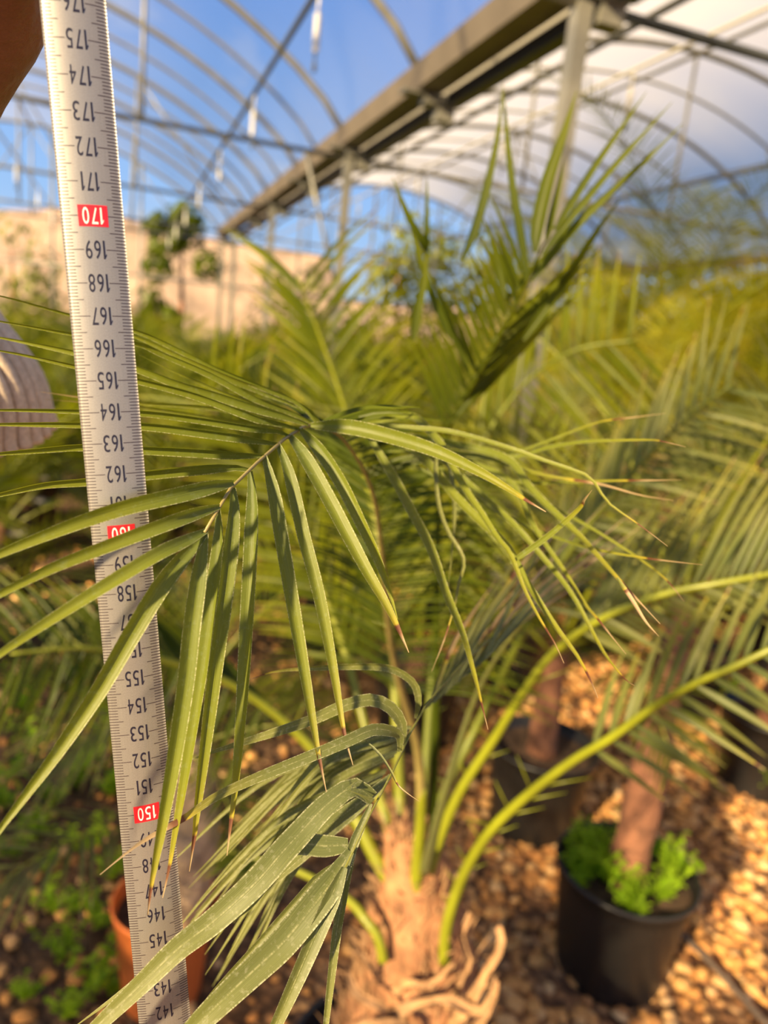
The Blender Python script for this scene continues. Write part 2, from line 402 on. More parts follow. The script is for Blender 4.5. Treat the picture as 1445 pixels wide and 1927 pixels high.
# gutter with brackets, posts
for lat in (0.0, -8.0, 8.0):
    mb = MB()
    prof = [(-0.16, 0.10), (-0.10, -0.04), (0.10, -0.04), (0.16, 0.10), (0.145, 0.10), (0.09, -0.025), (-0.09, -0.025), (-0.145, 0.10)]
    vs = [gh(k, lat+x, 3.5+z) for k in (K0, K1) for x, z in prof]
    mb.add(vs, [(i, (i+1) % 8, 8+(i+1) % 8, 8+i) for i in range(8)] + [tuple(range(8))[::-1], tuple(range(8, 16))])
    tag(mb.build('rain_gutter', M['gutter'], attrs=False, smooth=False), kind='structure')
    for k in range(K0, K1+1):
        mb = MB()
        box(mb, gh(k, lat+0.10, 3.41), (G, HD, UPV), (0.07, 0.13, 0.035))
        box(mb, gh(k, lat+0.15, 3.34), (G, HD, UPV), (0.055, 0.07, 0.06))
        box(mb, gh(k, lat-0.02, 3.44), (G, HD, UPV), (0.06, 0.18, 0.012))
        tag(mb.build('gutter_bracket', M['steel'], attrs=False, smooth=False), kind='structure')
        if k % 2 == 0 or k == K1:
            if np.linalg.norm(gh(k, lat, 0)[:2]) < 0.8: continue
            mb = MB(); box(mb, gh(k, lat, 1.68), (G, HD, UPV), (0.042, 0.042, 1.68))
            tag(mb.build('post', M['steel'], attrs=False, smooth=False), kind='structure')
# black vent flap segments hung under the gutter between the brackets
for k in range(-1, 6):
    mb = MB(); box(mb, gh(k+0.5, 0.17, 3.405), (G, HD, UPV), (SP*0.5-0.12, 0.05, 0.045))
    box(mb, gh(k+0.5, 0.235, 3.42), (G, HD, UPV), (SP*0.5-0.16, 0.014, 0.014))
    tag(mb.build('vent_flap', M['black_duct'], attrs=False, smooth=False), kind='structure')
# rolled film edge beside the gutter on the right bay
for lat, z, r in ((0.62, 3.86, 0.05), (0.95, 4.02, 0.035)):
    beam('film_roll', gh(K0, lat, z), gh(K1, lat, z), r, 'white_plastic', 12)
# gable post pair and cross braces at the far end
for lat in (-7, -5.3, -3.6, -1.8, 1.8, 3.6, 5.3, 7): beam('gable_post', gh(K1, lat, 0), gh(K1, lat, arch_z(abs(lat)-4)), 0.03, 'steel')
beam('gable_rail', gh(K1, -8, 2.4), gh(K1, 8, 2.4), 0.03, 'steel')
beam('post_brace', gh(2, 0.0, 2.0), gh(2, -0.45, 3.36), 0.02, 'steel')

# hanging misting nozzles
def mister():
    t = empty('hanging_mister', (0, 0, 0))
    a = MB(); tube(a, [(0, 0, 0), (0, 0, -0.10)], 0.006, 8); a.build('drop_tube', M['white_plastic'], t, attrs=False)
    a = MB(); lathe(a, [(0, -0.10), (0.014, -0.10), (0.017, -0.12), (0.017, -0.26), (0.012, -0.275), (0, -0.275)], 16); a.build('weight', M['white_plastic'], t, attrs=False)
    a = MB(); lathe(a, [(0, -0.275), (0.006, -0.275), (0.006, -0.32), (0.011, -0.33), (0.011, -0.36), (0.0, -0.37)], 12); a.build('nozzle', M['steel_dark'], t, attrs=False)
    return t
def copy_tree(o, parent=None):
    c = o.copy(); COL.objects.link(c); c.parent = parent
    for ch in o.children: copy_tree(ch, c)
    return c
m0 = mister(); first = True
rows = ([(0.2, -1.24, 3.28), (1.15, -1.24, 3.28), (2.15, -1.24, 3.28), (3.2, -1.24, 3.28), (4.3, -1.24, 3.28), (5.4, -1.24, 3.28), (6.5, -1.24, 3.28)], 'hanging white mister on the dark pipe left of the gutter', 'misters left of the gutter'), \
       ([(0.45, 1.0, 3.50), (1.3, 1.0, 3.50), (2.3, 1.0, 3.50), (3.4, 1.0, 3.50)], 'hanging white mister below the cream roof film right of the gutter', 'misters right of the gutter'), \
       ([(3.4, -3.4, 3.3), (4.6, -3.4, 3.3), (5.8, -3.4, 3.3)], 'hanging white mister at the far left beyond the tape', 'misters far left')
for pts, lab, grp in rows:
    for (k, lat, z) in pts:
        o = m0 if first else copy_tree(m0); first = False
        o.location = Vector(gh(k, lat, z)); tag(o, lab, 'mister', grp)
beam('mist_pipe', gh(K0, 1.0, 3.51), gh(K1, 1.0, 3.51), 0.012, 'white_plastic')
beam('mist_pipe', gh(K0, -3.4, 3.31), gh(K1, -3.4, 3.31), 0.012, 'white_plastic')

# far wall, hill and trees beyond the open end
mb = MB(); nx = 60; vs = []
for j in range(9):
    for i in range(nx):
        x = -42 + i*1.05
        top = 5.4 + 1.3*noise.noise(Vector((x*0.09, 3.1, 0))) + 0.4*noise.noise(Vector((x*0.4, 1.0, 0))) + (-2.0 if x > -4 else 0)
        h = top*j/8
        vs.append((x, 36 + 3.0*j/8 + 0.5*noise.noise(Vector((x*0.3, j*0.5, 2))), h))
mb.add(vs, [(j*nx+i, j*nx+i+1, (j+1)*nx+i+1, (j+1)*nx+i) for j in range(8) for i in range(nx-1)])
o = mb.build('rock_embankment', M['wall'], attrs=False); tag(o, kind='structure')

# ------------------------------------------------------------------ leaves
def blade(mb, pts, width, n=None, N0=None, roll=0.0, fold=0.35, cross=3, rnd=None, dry=2.0, base_w=0.35, tip_pow=0.8, matidx=0, peak=0.25):
    """one pleated leaflet along pts; N0 = direction its face looks"""
    n = n or 10
    c = spline(pts, n); T = np.gradient(c, axis=0); vs = []; at = []
    rnd = random.random() if rnd is None else rnd
    for i in range(n):
        t = nrm(T[i]); s = i/(n-1)
        nn = (CAM - c[i]) if N0 is None else np.array(N0, float)
        sd = nrm(np.cross(t, nn)); fn = np.cross(sd, t)
        rr = roll if np.isscalar(roll) else roll[0] + (roll[1]-roll[0])*s
        sd, fn = sd*math.cos(rr) + fn*math.sin(rr), fn*math.cos(rr) - sd*math.sin(rr)
        if s < peak: wv = base_w + (1-base_w)*math.sin(s/peak*math.pi/2)
        else: wv = max(0.05, 1-((s-peak)/(1-peak))**(1/tip_pow*1.6))
        hw = width*0.5*wv
        for j in range(cross):
            u = -1+2*j/(cross-1)
            vs.append(c[i] + sd*hw*u*math.cos(fold) + fn*hw*(abs(u)-0.5)*math.sin(fold))
            at.append((u, s, rnd, dry))
    fs = [(i*cross+j, i*cross+j+1, (i+1)*cross+j+1, (i+1)*cross+j) for i in range(n-1) for j in range(cross-1)]
    mb.add(vs, fs, matidx, at)

def frond(mb, rach, up, n, length, width, ang=(65, 35), lift=0.25, droop=0.25, start=0.2, seg=6, rr=0.006, mats=(0, 1), jitter=0.1, sides=(-1, 1), fold=0.5, dry=1.2, rnode=24, spines=0, cross=3, lprof=None):
    """rachis (curve points, base first) with leaflets both sides. up: the frond's upper side"""
    c = spline(rach, rnode) if len(rach) < rnode else np.array(rach)
    nn = len(c)
    tube(mb, c, np.linspace(rr, rr*0.25, nn), 7, mats[0], nup=up)
    T = np.gradient(c, axis=0)
    for i in range(n):
        s = start + (1-start)*(i+0.5)/n
        f = s*(nn-1); a = min(int(f), nn-2); q = f-a
        p = c[a]*(1-q)+c[a+1]*q; t = nrm(T[a]*(1-q)+T[a+1]*q)
        S = nrm(np.cross(t, up)); U = np.cross(S, t)
        x = (s-start)/(1-start)
        L = length*(lprof(x) if lprof else (0.45+0.55*math.sin(min(1, x*2.2)*math.pi/2))*(1-0.45*max(0, x-0.55)/0.45))
        th = math.radians(ang[0]+(ang[1]-ang[0])*x)
        for sd in sides:
            j = lambda k: random.uniform(-k, k)
            d = nrm(math.cos(th+j(jitter))*t + math.sin(th)*sd*S + (lift+j(jitter))*U)
            Lq = L*(1+j(0.12))
            e1 = p + d*Lq*0.5 - UPV*droop*Lq*0.08; e2 = p + d*Lq - UPV*droop*Lq*(0.35+j(0.1))
            blade(mb, [p, e1, e2], width*(0.7+0.3*min(1, L/length)), n=seg, N0=U + j(0.5)*S, fold=fold, matidx=mats[1],
                  dry=dry if random.random() < 0.7 else 0.85, cross=cross)
    if spines:
        for i in range(spines):
            s = start*(0.35+0.65*i/spines); f = s*(nn-1); a = min(int(f), nn-2); q = f-a
            p = c[a]*(1-q)+c[a+1]*q; t = nrm(T[a]); S = nrm(np.cross(t, up)); sd = -1 if i % 2 else 1
            d = nrm(t*0.6+S*sd*0.8+np.cross(S, t)*random.uniform(-.2, .5))
            tube(mb, [p, p+d*0.025, p+d*0.055], [0.0016, 0.0012, 0.0002], 5, mats[0])

# ================================================================== measuring tape
TAPE_TOP = P(137.0, 0, 0.218); TAPE_BOT = P(311.0, 1927, 0.2745)
tdir = nrm(TAPE_BOT-TAPE_TOP); LEN = np.linalg.norm(TAPE_BOT-TAPE_TOP)
RT, RB = 176.04, 141.5
cmlen = LEN/(RT-RB)
def tape_c(rd): return TAPE_TOP + tdir*(RT-rd)*cmlen
tw_side = nrm(np.cross(tdir, CAM-tape_c(160)))       # points to the left or right edge
if tw_side.dot(_X*0+R[:, 0]) < 0: tw_side = -tw_side
tw_n = nrm(np.cross(tw_side, tdir))
if tw_n.dot(CAM-tape_c(160)) < 0: tw_n = -tw_n
# turn the blade slightly about its own axis
TR = 0.026
def tape_p(x_mm, rd, off=0.0):
    a = x_mm/1000/TR
    return tape_c(rd) + tw_side*(TR+off)*math.sin(a) + tw_n*((TR+off)*math.cos(a)-TR)
tp = empty('measuring_tape', tape_c(0.5), 'steel measuring tape blade hanging from the hand, numbers upside down', 'measuring tape')
HW = 9.35
tb = Vector(tape_c(0.5))
def tbuild(mb, name, m, attrs=False, smooth=True):
    mb.v = [tuple(np.array(q)-np.array(tb)) for q in mb.v]
    return mb.build(name, m, tp, attrs=attrs, smooth=smooth)
mb = MB(); vs = []; at = []; nr = 60; nc = 17
rds = np.linspace(181.0, 0.5, nr)
for side in (0, 1):
    for i, rd in enumerate(rds):
        for j in range(nc):
            x = -HW+2*HW*j/(nc-1); vs.append(tape_p(x, rd, -0.00022*side)); at.append((x/HW, rd/100, 0, 0))
q = nr*nc
fs = [(i*nc+j, i*nc+j+1, (i+1)*nc+j+1, (i+1)*nc+j) for i in range(nr-1) for j in range(nc-1)]
fs += [(q+i*nc+j+1, q+i*nc+j, q+(i+1)*nc+j, q+(i+1)*nc+j+1) for i in range(nr-1) for j in range(nc-1)]
for j0 in (0, nc-1): fs += [(i*nc+j0, (i+1)*nc+j0, q+(i+1)*nc+j0, q+i*nc+j0) for i in range(nr-1)]
mb.add(vs, fs, 0, at); tbuild(mb, 'blade', M['tape'], attrs=True)
mb = MB()
def strip(mb, x0, x1, rd, th, off=0.00005, nseg=4):
    vs = []
    for i in range(nseg+1):
        x = x0+(x1-x0)*i/nseg
        vs += [tape_p(x, rd+th/2, off), tape_p(x, rd-th/2, off)]
    mb.add(vs, [(2*i, 2*i+1, 2*i+3, 2*i+2) for i in range(nseg)])
for mm in range(1300, 1808):
    rd = mm/10; L = 6.1 if mm % 10 == 0 else (4.7 if mm % 5 == 0 else 3.1)
    th = 0.023
    if mm % 100 == 0: L = 5.2
    strip(mb, -HW, -HW+L, rd, th); strip(mb, HW-L, HW, rd, th)
tbuild(mb, 'tick_marks', M['tick'], smooth=False)

def text_mesh(s):
    cu = bpy.data.curves.new('t', 'FONT'); cu.body = s; cu.size = 1.0; cu.align_x = 'CENTER'; cu.space_character = 1.12
    cu.resolution_u = 6
    ob = bpy.data.objects.new('t', cu); COL.objects.link(ob)
    dg = bpy.context.evaluated_depsgraph_get(); me = ob.evaluated_get(dg).to_mesh()
    vs = np.array([v.co[:2] for v in me.vertices]); fs = [tuple(p.vertices) for p in me.polygons]
    ob.evaluated_get(dg).to_mesh_clear(); bpy.data.objects.remove(ob); bpy.data.curves.remove(cu)
    return vs, fs
DIG = {}
for ch in '0123456789':
    vs, fs = text_mesh(ch); x0, x1 = vs[:, 0].min(), vs[:, 0].max(); y0, y1 = vs[:, 1].min(), vs[:, 1].max()
    DIG[ch] = ((vs-np.array([(x0+x1)/2, y0]))/(y1-y0), fs, (x1-x0)/(y1-y0))
DIG['1'] = (np.array([(-0.10, 0), (0.45, 0), (0.45, 1), (0.05, 1), (-0.5, 0.80), (-0.5, 0.71), (-0.10, 0.83)]), [(0, 1, 2, 3, 6), (3, 4, 5, 6)], 1.0)
def number(mb, s, rd, off=0.00008, hmm=5.5):
    wd = [0.95 if ch == '1' else 1.85 for ch in s]; gap = 0.68
    tot = sum(wd)+gap*(len(s)-1); x = -tot/2
    for ch, w_ in zip(s, wd):
        vs, fs, asp = DIG[ch]; sx = w_/asp
        out = [tape_p(-(x+w_/2+a*sx)+0.2, rd-(b-0.5)*hmm/10, off) for (a, b) in vs]   # the digits stand on their heads
        mb.add(out, fs); x += w_+gap
ink = MB(); wht = MB()
for rd in range(141, 180):
    number(wht if rd % 10 == 0 else ink, str(rd), rd, 0.00012 if rd % 10 == 0 else 0.00007, 4.9 if rd % 10 == 0 else 5.5)
tbuild(ink, 'numerals', M['ink'], smooth=False)
tbuild(wht, 'white_numerals', M['white_ink'], smooth=False)
for rd in (150, 160, 170):
    mb = MB(); vs = []
    for i in range(9):
        x = 0.2-4.3+8.6*i/8
        vs += [tape_p(x, rd+0.315, 0.00009), tape_p(x, rd-0.315, 0.00009)]
    mb.add(vs, [(2*i, 2*i+1, 2*i+3, 2*i+2) for i in range(8)])
    tbuild(mb, 'red_number_box', M['red'])

# ================================================================== main palm
BASE = P(785, 1800, 1.28); BX, BY = BASE[0], BASE[1]
palm = empty('potted_palm', (BX, BY, 0), 'nearest palm: its arching frond tip droops beside the measuring tape', 'palm')
PO = np.array([BX, BY, 0])
def pbuild(mb, name, m, parent=palm, sub=True):
    mb.v = [tuple(np.array(q)-PO) for q in mb.v]
    return mb.build(name, m, parent)
def make_pot(name, c, r, h, m, parent=None, tilt=None):
    mb = MB()
    lathe(mb, [(0, 0.004), (r*0.74, 0), (r*0.76, 0.01), (r*0.93, h*0.86), (r*0.94, h*0.87), (r*0.965, h*0.875), (r*0.97, h*0.96), (r, h*0.965), (r*1.01, h*0.985), (r, h), (r*0.965, h), (r*0.955, h*0.97), (r*0.90, h*0.80), (0, h*0.795)], 48, c=c)
    return mb
def soil_disc(c, r, z):
    mb = MB(); n = 14; seg = 36; vs = [(c[0], c[1], z)]
    for i in range(1, n):
        for k in range(seg):
            rr = r*i/(n-1); th = 2*math.pi*k/seg
            vs.append((c[0]+rr*math.cos(th), c[1]+rr*math.sin(th), z+0.014*noise.noise(Vector((rr*math.cos(th)*20, rr*math.sin(th)*20, 0)))*(1 if i < n-1 else 0)))
    fs = [(0, 1+k, 1+(k+1) % seg) for k in range(seg)]
    fs += [(1+(i-1)*seg+k, 1+i*seg+k, 1+i*seg+(k+1) % seg, 1+(i-1)*seg+(k+1) % seg) for i in range(1, n-1) for k in range(seg)]
    mb.add(vs, fs); return mb
pbuild(make_pot('pot', (BX, BY, 0), 0.22, 0.36, None), 'pot', M['black_plastic'])
pbuild(soil_disc((BX, BY), 0.20, 0.32), 'soil', M['soil'])
# fibrous trunk
def trunk_mesh(axis, rad, seg=40, amp=0.18, fs=14):
    mb = MB(); c = spline(axis, 36); n = len(c); rr = np.interp(np.linspace(0, 1, n), np.linspace(0, 1, len(rad)), rad)
    vs = []
    for i in range(n):
        for k in range(seg):
            th = 2*math.pi*k/seg; d = np.array([math.cos(th), math.sin(th), 0])
            nz = noise.noise(Vector((math.cos(th)*2.0, math.sin(th)*2.0, c[i][2]*fs)))*amp + amp*0.6*noise.noise(Vector((math.cos(th)*7, math.sin(th)*7, c[i][2]*fs*1.3)))
            vs.append(c[i] + d*rr[i]*(1+nz))
    f = [(i*seg+k, i*seg+(k+1) % seg, (i+1)*seg+(k+1) % seg, (i+1)*seg+k) for i in range(n-1) for k in range(seg)]
    f.append(tuple((n-1)*seg+k for k in range(seg)))
    mb.add(vs, f); return mb
TAX = [np.array([BX, BY, 0.30]), np.array([BX-0.005, BY, 0.46]), P(790, 1790, 1.29), P(785, 1660, 1.28), P(770, 1560, 1.27)]
pbuild(trunk_mesh(TAX, [0.10, 0.12, 0.10, 0.075, 0.040]), 'trunk', M['fibre'])
# loose fibre strands wound on the trunk
mb = MB()
tc_ = spline(TAX, 40)
for i in range(1100):
    s = random.random()**0.8; c = tc_[int(s*39)]; r = np.interp(s, [0, .25, .5, .75, 1], [0.10, 0.12, 0.095, 0.062, 0.028])
    th = random.uniform(0, 2*math.pi); dth = random.uniform(-0.9, 0.9); L = random.uniform(0.03, 0.13); pts = []
    fl = random.uniform(0.0, 0.05) if random.random() < 0.35 else 0.004
    for q in range(5):
        a = th+dth*q/4; rr = r*1.02+fl*(q/4)**2
        pts.append(c + np.array([math.cos(a)*rr, math.sin(a)*rr, (q/4-0.5)*L*random.uniform(.8, 1.2)]))
    tube(mb, pts, [0.0016, 0.002, 0.002, 0.0016, 0.0005], 5)
fo = pbuild(mb, 'trunk_fibre', M['fibre_pale']); tag(fo, kind='stuff')
# dry, curled old leaf bases
def husk(mb, pts, w0, cup=0.35):
    c = spline(pts, 14); T = np.gradient(c, axis=0); vs = []
    for i in range(14):
        t = nrm(T[i]); s = i/13; sd = nrm(np.cross(t, CAM-c[i]+np.array([0.3, 0, 0.2]))); fn = np.cross(sd, t); w_ = w0*(1-0.55*s)*(1+0.7*noise.noise(Vector((s*8, w0*900, 0))))
        for j in range(6):
            u = -1+2*j/5
            vs.append(c[i]+sd*w_*u+fn*w_*cup*(u*u)*(1+s)+fn*0.011*noise.noise(Vector((s*9, u*4, w0*500)))+t*0.012*noise.noise(Vector((u*9, w0*700, 3))))
    mb.add(vs, [(i*6+j, i*6+j+1, (i+1)*6+j+1, (i+1)*6+j) for i in range(13) for j in range(5)])
for pts, w0 in [([(800, 1935, 1.24), (850, 1880, 1.20), (880, 1810, 1.18), (868, 1760, 1.17), (885, 1718, 1.17)], 0.009),
                ([(830, 1950, 1.22), (880, 1890, 1.17), (915, 1825, 1.14), (942, 1780, 1.13), (936, 1742, 1.13)], 0.014),
                ([(700, 1940, 1.2), (760, 1900, 1.16), (830, 1880, 1.15), (900, 1905, 1.15), (930, 1860, 1.14)], 0.013),
                ([(780, 1960, 1.2), (720, 1900, 1.16), (668, 1868, 1.16), (655, 1830, 1.17)], 0.012),
                ([(820, 1960, 1.2), (740, 1930, 1.14), (690, 1930, 1.13), (640, 1950, 1.15)], 0.014),
                ([(740, 1870, 1.2), (770, 1850, 1.17), (810, 1852, 1.16), (850, 1815, 1.16)], 0.008),
                ([(860, 1960, 1.2), (900, 1930, 1.15), (925, 1880, 1.14), (932, 1842, 1.14)], 0.012),
                ([(720, 1850, 1.22), (690, 1810, 1.2), (672, 1785, 1.2), (660, 1760, 1.2)], 0.008)]:
    mb = MB(); husk(mb, [P(*q) for q in pts], w0*0.8); pbuild(mb, 'old_leaf_base', M['fibre_pale'])

# --- the frond in focus
def near_frond(rpts, rad0, m_r, name='frond'):
    mb = MB(); c = spline([P(*q) for q in rpts], 60)
    tube(mb, c, np.interp(np.linspace(0, 1, 60), [0, .15, .5, .8, 1], rad0), 10)
    return pbuild(mb, name, m_r), c
RF1 = [(778, 1770, 1.25), (785, 1650, 1.23), (792, 1500, 1.17), (784, 1400, 1.10), (755, 1300, 0.98), (734, 1205, 0.86), (718, 1039, 0.70), (706, 949, 0.60), (684, 885, 0.52), (645, 826, 0.44), (606, 802, 0.375), (580, 800, 0.335), (545, 820, 0.308), (523, 835, 0.298), (497, 857, 0.288), (470, 885, 0.278), (437, 915, 0.264), (409, 957, 0.254), (385, 1002, 0.245)]
fr1, c1 = near_frond(RF1, [0.0115, 0.009, 0.0036, 0.0012, 0.00055], M['rachis'])
# the photo's base part is a thick bright stalk
mb = MB(); tube(mb, spline([P(*q) for q in [(778, 1772, 1.248), (784, 1650, 1.228), (792, 1540, 1.185), (794, 1480, 1.16)]], 16), [0.0135]*3+[0.013, 0.0125, 0.012, 0.0115, 0.011, 0.0105, 0.010, 0.0095, 0.009, 0.0088, 0.0085, 0.008, 0.0075], 12)
pbuild(mb, 'petiole', M['petiole'], fr1)

def leaflet(pts, wpx, roll=0.0, fold=0.55, dry=2.0, parent=fr1, m='leaf_near', n=22, base_w=0.35, peak=0.18, tip_pow=0.8, name='leaflet'):
    mb = MB(); P3 = [P(*q) for q in pts]
    dmid = pts[len(pts)//2][2]
    blade(mb, P3, wpx*dmid/F/math.cos(fold), n=n, roll=roll, fold=fold, cross=5, dry=dry, base_w=base_w, peak=peak, tip_pow=tip_pow)
    return pbuild(mb, name, M[m], parent)
def D(pts, d0, d1):            # spread depth over pixel points
    n = len(pts); return [(x, y, d0+(d1-d0)*i/(n-1)) for i, (x, y) in enumerate(pts)]
# left, in front of the tape
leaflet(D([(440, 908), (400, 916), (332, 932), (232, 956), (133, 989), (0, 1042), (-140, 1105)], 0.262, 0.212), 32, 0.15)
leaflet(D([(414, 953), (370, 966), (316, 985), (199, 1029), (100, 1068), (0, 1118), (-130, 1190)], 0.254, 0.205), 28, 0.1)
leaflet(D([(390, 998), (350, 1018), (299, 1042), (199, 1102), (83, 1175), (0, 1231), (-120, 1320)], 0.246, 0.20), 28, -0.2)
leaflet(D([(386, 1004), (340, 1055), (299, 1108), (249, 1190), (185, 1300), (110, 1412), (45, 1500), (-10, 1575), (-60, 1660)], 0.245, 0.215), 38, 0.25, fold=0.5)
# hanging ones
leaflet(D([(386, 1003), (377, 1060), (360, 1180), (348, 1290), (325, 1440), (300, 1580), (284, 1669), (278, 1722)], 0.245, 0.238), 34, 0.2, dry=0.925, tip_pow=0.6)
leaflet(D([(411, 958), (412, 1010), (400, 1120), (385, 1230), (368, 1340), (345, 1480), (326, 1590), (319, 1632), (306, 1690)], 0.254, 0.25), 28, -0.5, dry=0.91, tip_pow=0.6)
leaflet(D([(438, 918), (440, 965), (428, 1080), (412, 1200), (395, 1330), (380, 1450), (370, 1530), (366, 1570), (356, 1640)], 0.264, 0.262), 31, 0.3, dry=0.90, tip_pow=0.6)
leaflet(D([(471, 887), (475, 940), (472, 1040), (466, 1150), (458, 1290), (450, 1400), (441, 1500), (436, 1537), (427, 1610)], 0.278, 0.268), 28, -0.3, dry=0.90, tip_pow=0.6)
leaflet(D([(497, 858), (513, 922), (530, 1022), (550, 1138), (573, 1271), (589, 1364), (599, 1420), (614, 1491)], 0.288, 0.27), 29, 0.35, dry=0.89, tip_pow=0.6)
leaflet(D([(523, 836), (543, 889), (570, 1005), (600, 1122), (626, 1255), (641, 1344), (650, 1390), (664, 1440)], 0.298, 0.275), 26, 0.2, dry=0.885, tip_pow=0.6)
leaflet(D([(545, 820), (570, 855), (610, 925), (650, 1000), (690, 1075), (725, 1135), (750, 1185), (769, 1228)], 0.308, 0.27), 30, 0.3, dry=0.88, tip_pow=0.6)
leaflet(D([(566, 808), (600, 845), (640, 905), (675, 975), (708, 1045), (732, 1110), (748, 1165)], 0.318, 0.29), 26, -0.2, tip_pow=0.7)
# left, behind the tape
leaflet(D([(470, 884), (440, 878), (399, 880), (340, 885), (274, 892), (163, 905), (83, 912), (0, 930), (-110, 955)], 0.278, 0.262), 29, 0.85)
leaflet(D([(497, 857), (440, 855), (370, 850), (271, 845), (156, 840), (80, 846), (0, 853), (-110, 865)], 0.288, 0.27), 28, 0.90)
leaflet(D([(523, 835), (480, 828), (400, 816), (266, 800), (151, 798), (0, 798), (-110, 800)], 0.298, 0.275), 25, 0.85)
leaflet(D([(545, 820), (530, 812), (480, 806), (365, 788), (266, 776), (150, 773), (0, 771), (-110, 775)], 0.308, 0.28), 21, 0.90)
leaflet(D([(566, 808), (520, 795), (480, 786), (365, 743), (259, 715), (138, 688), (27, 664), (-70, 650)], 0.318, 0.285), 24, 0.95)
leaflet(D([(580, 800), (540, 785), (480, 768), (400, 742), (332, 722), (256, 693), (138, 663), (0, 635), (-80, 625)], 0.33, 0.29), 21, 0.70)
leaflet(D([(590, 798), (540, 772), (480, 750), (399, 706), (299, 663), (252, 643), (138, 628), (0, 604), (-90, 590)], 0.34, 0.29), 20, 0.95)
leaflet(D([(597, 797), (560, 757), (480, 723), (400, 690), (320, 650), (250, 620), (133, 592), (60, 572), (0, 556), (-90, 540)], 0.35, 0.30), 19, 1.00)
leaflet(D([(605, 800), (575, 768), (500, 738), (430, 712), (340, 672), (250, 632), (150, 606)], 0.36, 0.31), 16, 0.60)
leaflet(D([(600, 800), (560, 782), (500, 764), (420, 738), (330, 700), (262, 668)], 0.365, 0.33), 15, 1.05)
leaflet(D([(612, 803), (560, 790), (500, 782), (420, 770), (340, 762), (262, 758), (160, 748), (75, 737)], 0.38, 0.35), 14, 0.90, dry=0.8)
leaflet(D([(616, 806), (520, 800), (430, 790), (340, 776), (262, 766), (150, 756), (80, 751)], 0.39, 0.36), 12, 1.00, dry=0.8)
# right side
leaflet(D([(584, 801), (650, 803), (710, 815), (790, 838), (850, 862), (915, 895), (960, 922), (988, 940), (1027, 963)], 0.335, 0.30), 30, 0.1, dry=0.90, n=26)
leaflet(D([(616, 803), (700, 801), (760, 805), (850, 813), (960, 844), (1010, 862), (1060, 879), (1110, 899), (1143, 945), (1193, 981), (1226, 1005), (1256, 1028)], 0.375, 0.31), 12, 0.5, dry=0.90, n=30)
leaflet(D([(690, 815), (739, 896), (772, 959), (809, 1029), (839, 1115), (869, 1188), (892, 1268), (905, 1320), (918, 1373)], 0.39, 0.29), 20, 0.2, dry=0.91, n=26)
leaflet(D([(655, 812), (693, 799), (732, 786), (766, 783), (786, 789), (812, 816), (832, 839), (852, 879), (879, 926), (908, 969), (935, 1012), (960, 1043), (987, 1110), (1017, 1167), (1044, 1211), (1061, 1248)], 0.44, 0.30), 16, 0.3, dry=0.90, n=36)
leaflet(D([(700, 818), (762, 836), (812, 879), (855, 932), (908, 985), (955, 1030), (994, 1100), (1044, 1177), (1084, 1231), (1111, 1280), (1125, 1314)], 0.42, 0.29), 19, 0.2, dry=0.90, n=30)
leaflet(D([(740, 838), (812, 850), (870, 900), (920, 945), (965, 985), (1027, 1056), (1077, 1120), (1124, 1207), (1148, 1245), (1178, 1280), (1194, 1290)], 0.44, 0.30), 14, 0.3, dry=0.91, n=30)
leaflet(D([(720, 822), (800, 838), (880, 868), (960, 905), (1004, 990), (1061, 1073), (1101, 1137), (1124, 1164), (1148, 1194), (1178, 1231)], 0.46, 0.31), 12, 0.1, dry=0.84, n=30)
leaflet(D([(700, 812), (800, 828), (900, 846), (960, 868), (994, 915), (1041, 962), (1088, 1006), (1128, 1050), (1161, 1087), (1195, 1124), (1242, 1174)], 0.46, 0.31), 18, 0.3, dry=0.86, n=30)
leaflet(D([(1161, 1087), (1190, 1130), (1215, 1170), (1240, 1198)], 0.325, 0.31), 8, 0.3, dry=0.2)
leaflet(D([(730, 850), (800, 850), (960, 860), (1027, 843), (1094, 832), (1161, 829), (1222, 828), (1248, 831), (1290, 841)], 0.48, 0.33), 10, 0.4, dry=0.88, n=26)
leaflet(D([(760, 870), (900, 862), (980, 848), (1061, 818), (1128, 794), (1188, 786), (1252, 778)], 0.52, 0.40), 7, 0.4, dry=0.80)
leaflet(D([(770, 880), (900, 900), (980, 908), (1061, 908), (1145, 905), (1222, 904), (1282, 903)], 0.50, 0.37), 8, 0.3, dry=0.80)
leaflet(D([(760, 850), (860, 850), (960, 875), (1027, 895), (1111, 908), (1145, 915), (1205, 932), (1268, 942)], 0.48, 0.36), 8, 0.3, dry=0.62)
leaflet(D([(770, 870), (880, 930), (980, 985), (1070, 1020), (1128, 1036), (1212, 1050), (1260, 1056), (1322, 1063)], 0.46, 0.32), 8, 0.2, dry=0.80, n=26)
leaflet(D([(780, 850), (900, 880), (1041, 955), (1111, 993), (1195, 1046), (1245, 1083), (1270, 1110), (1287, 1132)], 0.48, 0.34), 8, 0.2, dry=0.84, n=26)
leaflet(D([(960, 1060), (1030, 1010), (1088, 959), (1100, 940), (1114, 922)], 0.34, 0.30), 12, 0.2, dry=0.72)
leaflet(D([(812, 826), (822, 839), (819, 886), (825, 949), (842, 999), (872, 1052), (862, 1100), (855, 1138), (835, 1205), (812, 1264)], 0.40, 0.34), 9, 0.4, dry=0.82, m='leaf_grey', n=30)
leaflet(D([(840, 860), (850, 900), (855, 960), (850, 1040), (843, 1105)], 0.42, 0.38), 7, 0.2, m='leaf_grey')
leaflet(D([(770, 835), (830, 880), (880, 950), (930, 1010), (985, 1080), (1030, 1160), (1060, 1200)], 0.5, 0.4), 12, -0.3, m='leaf_near')
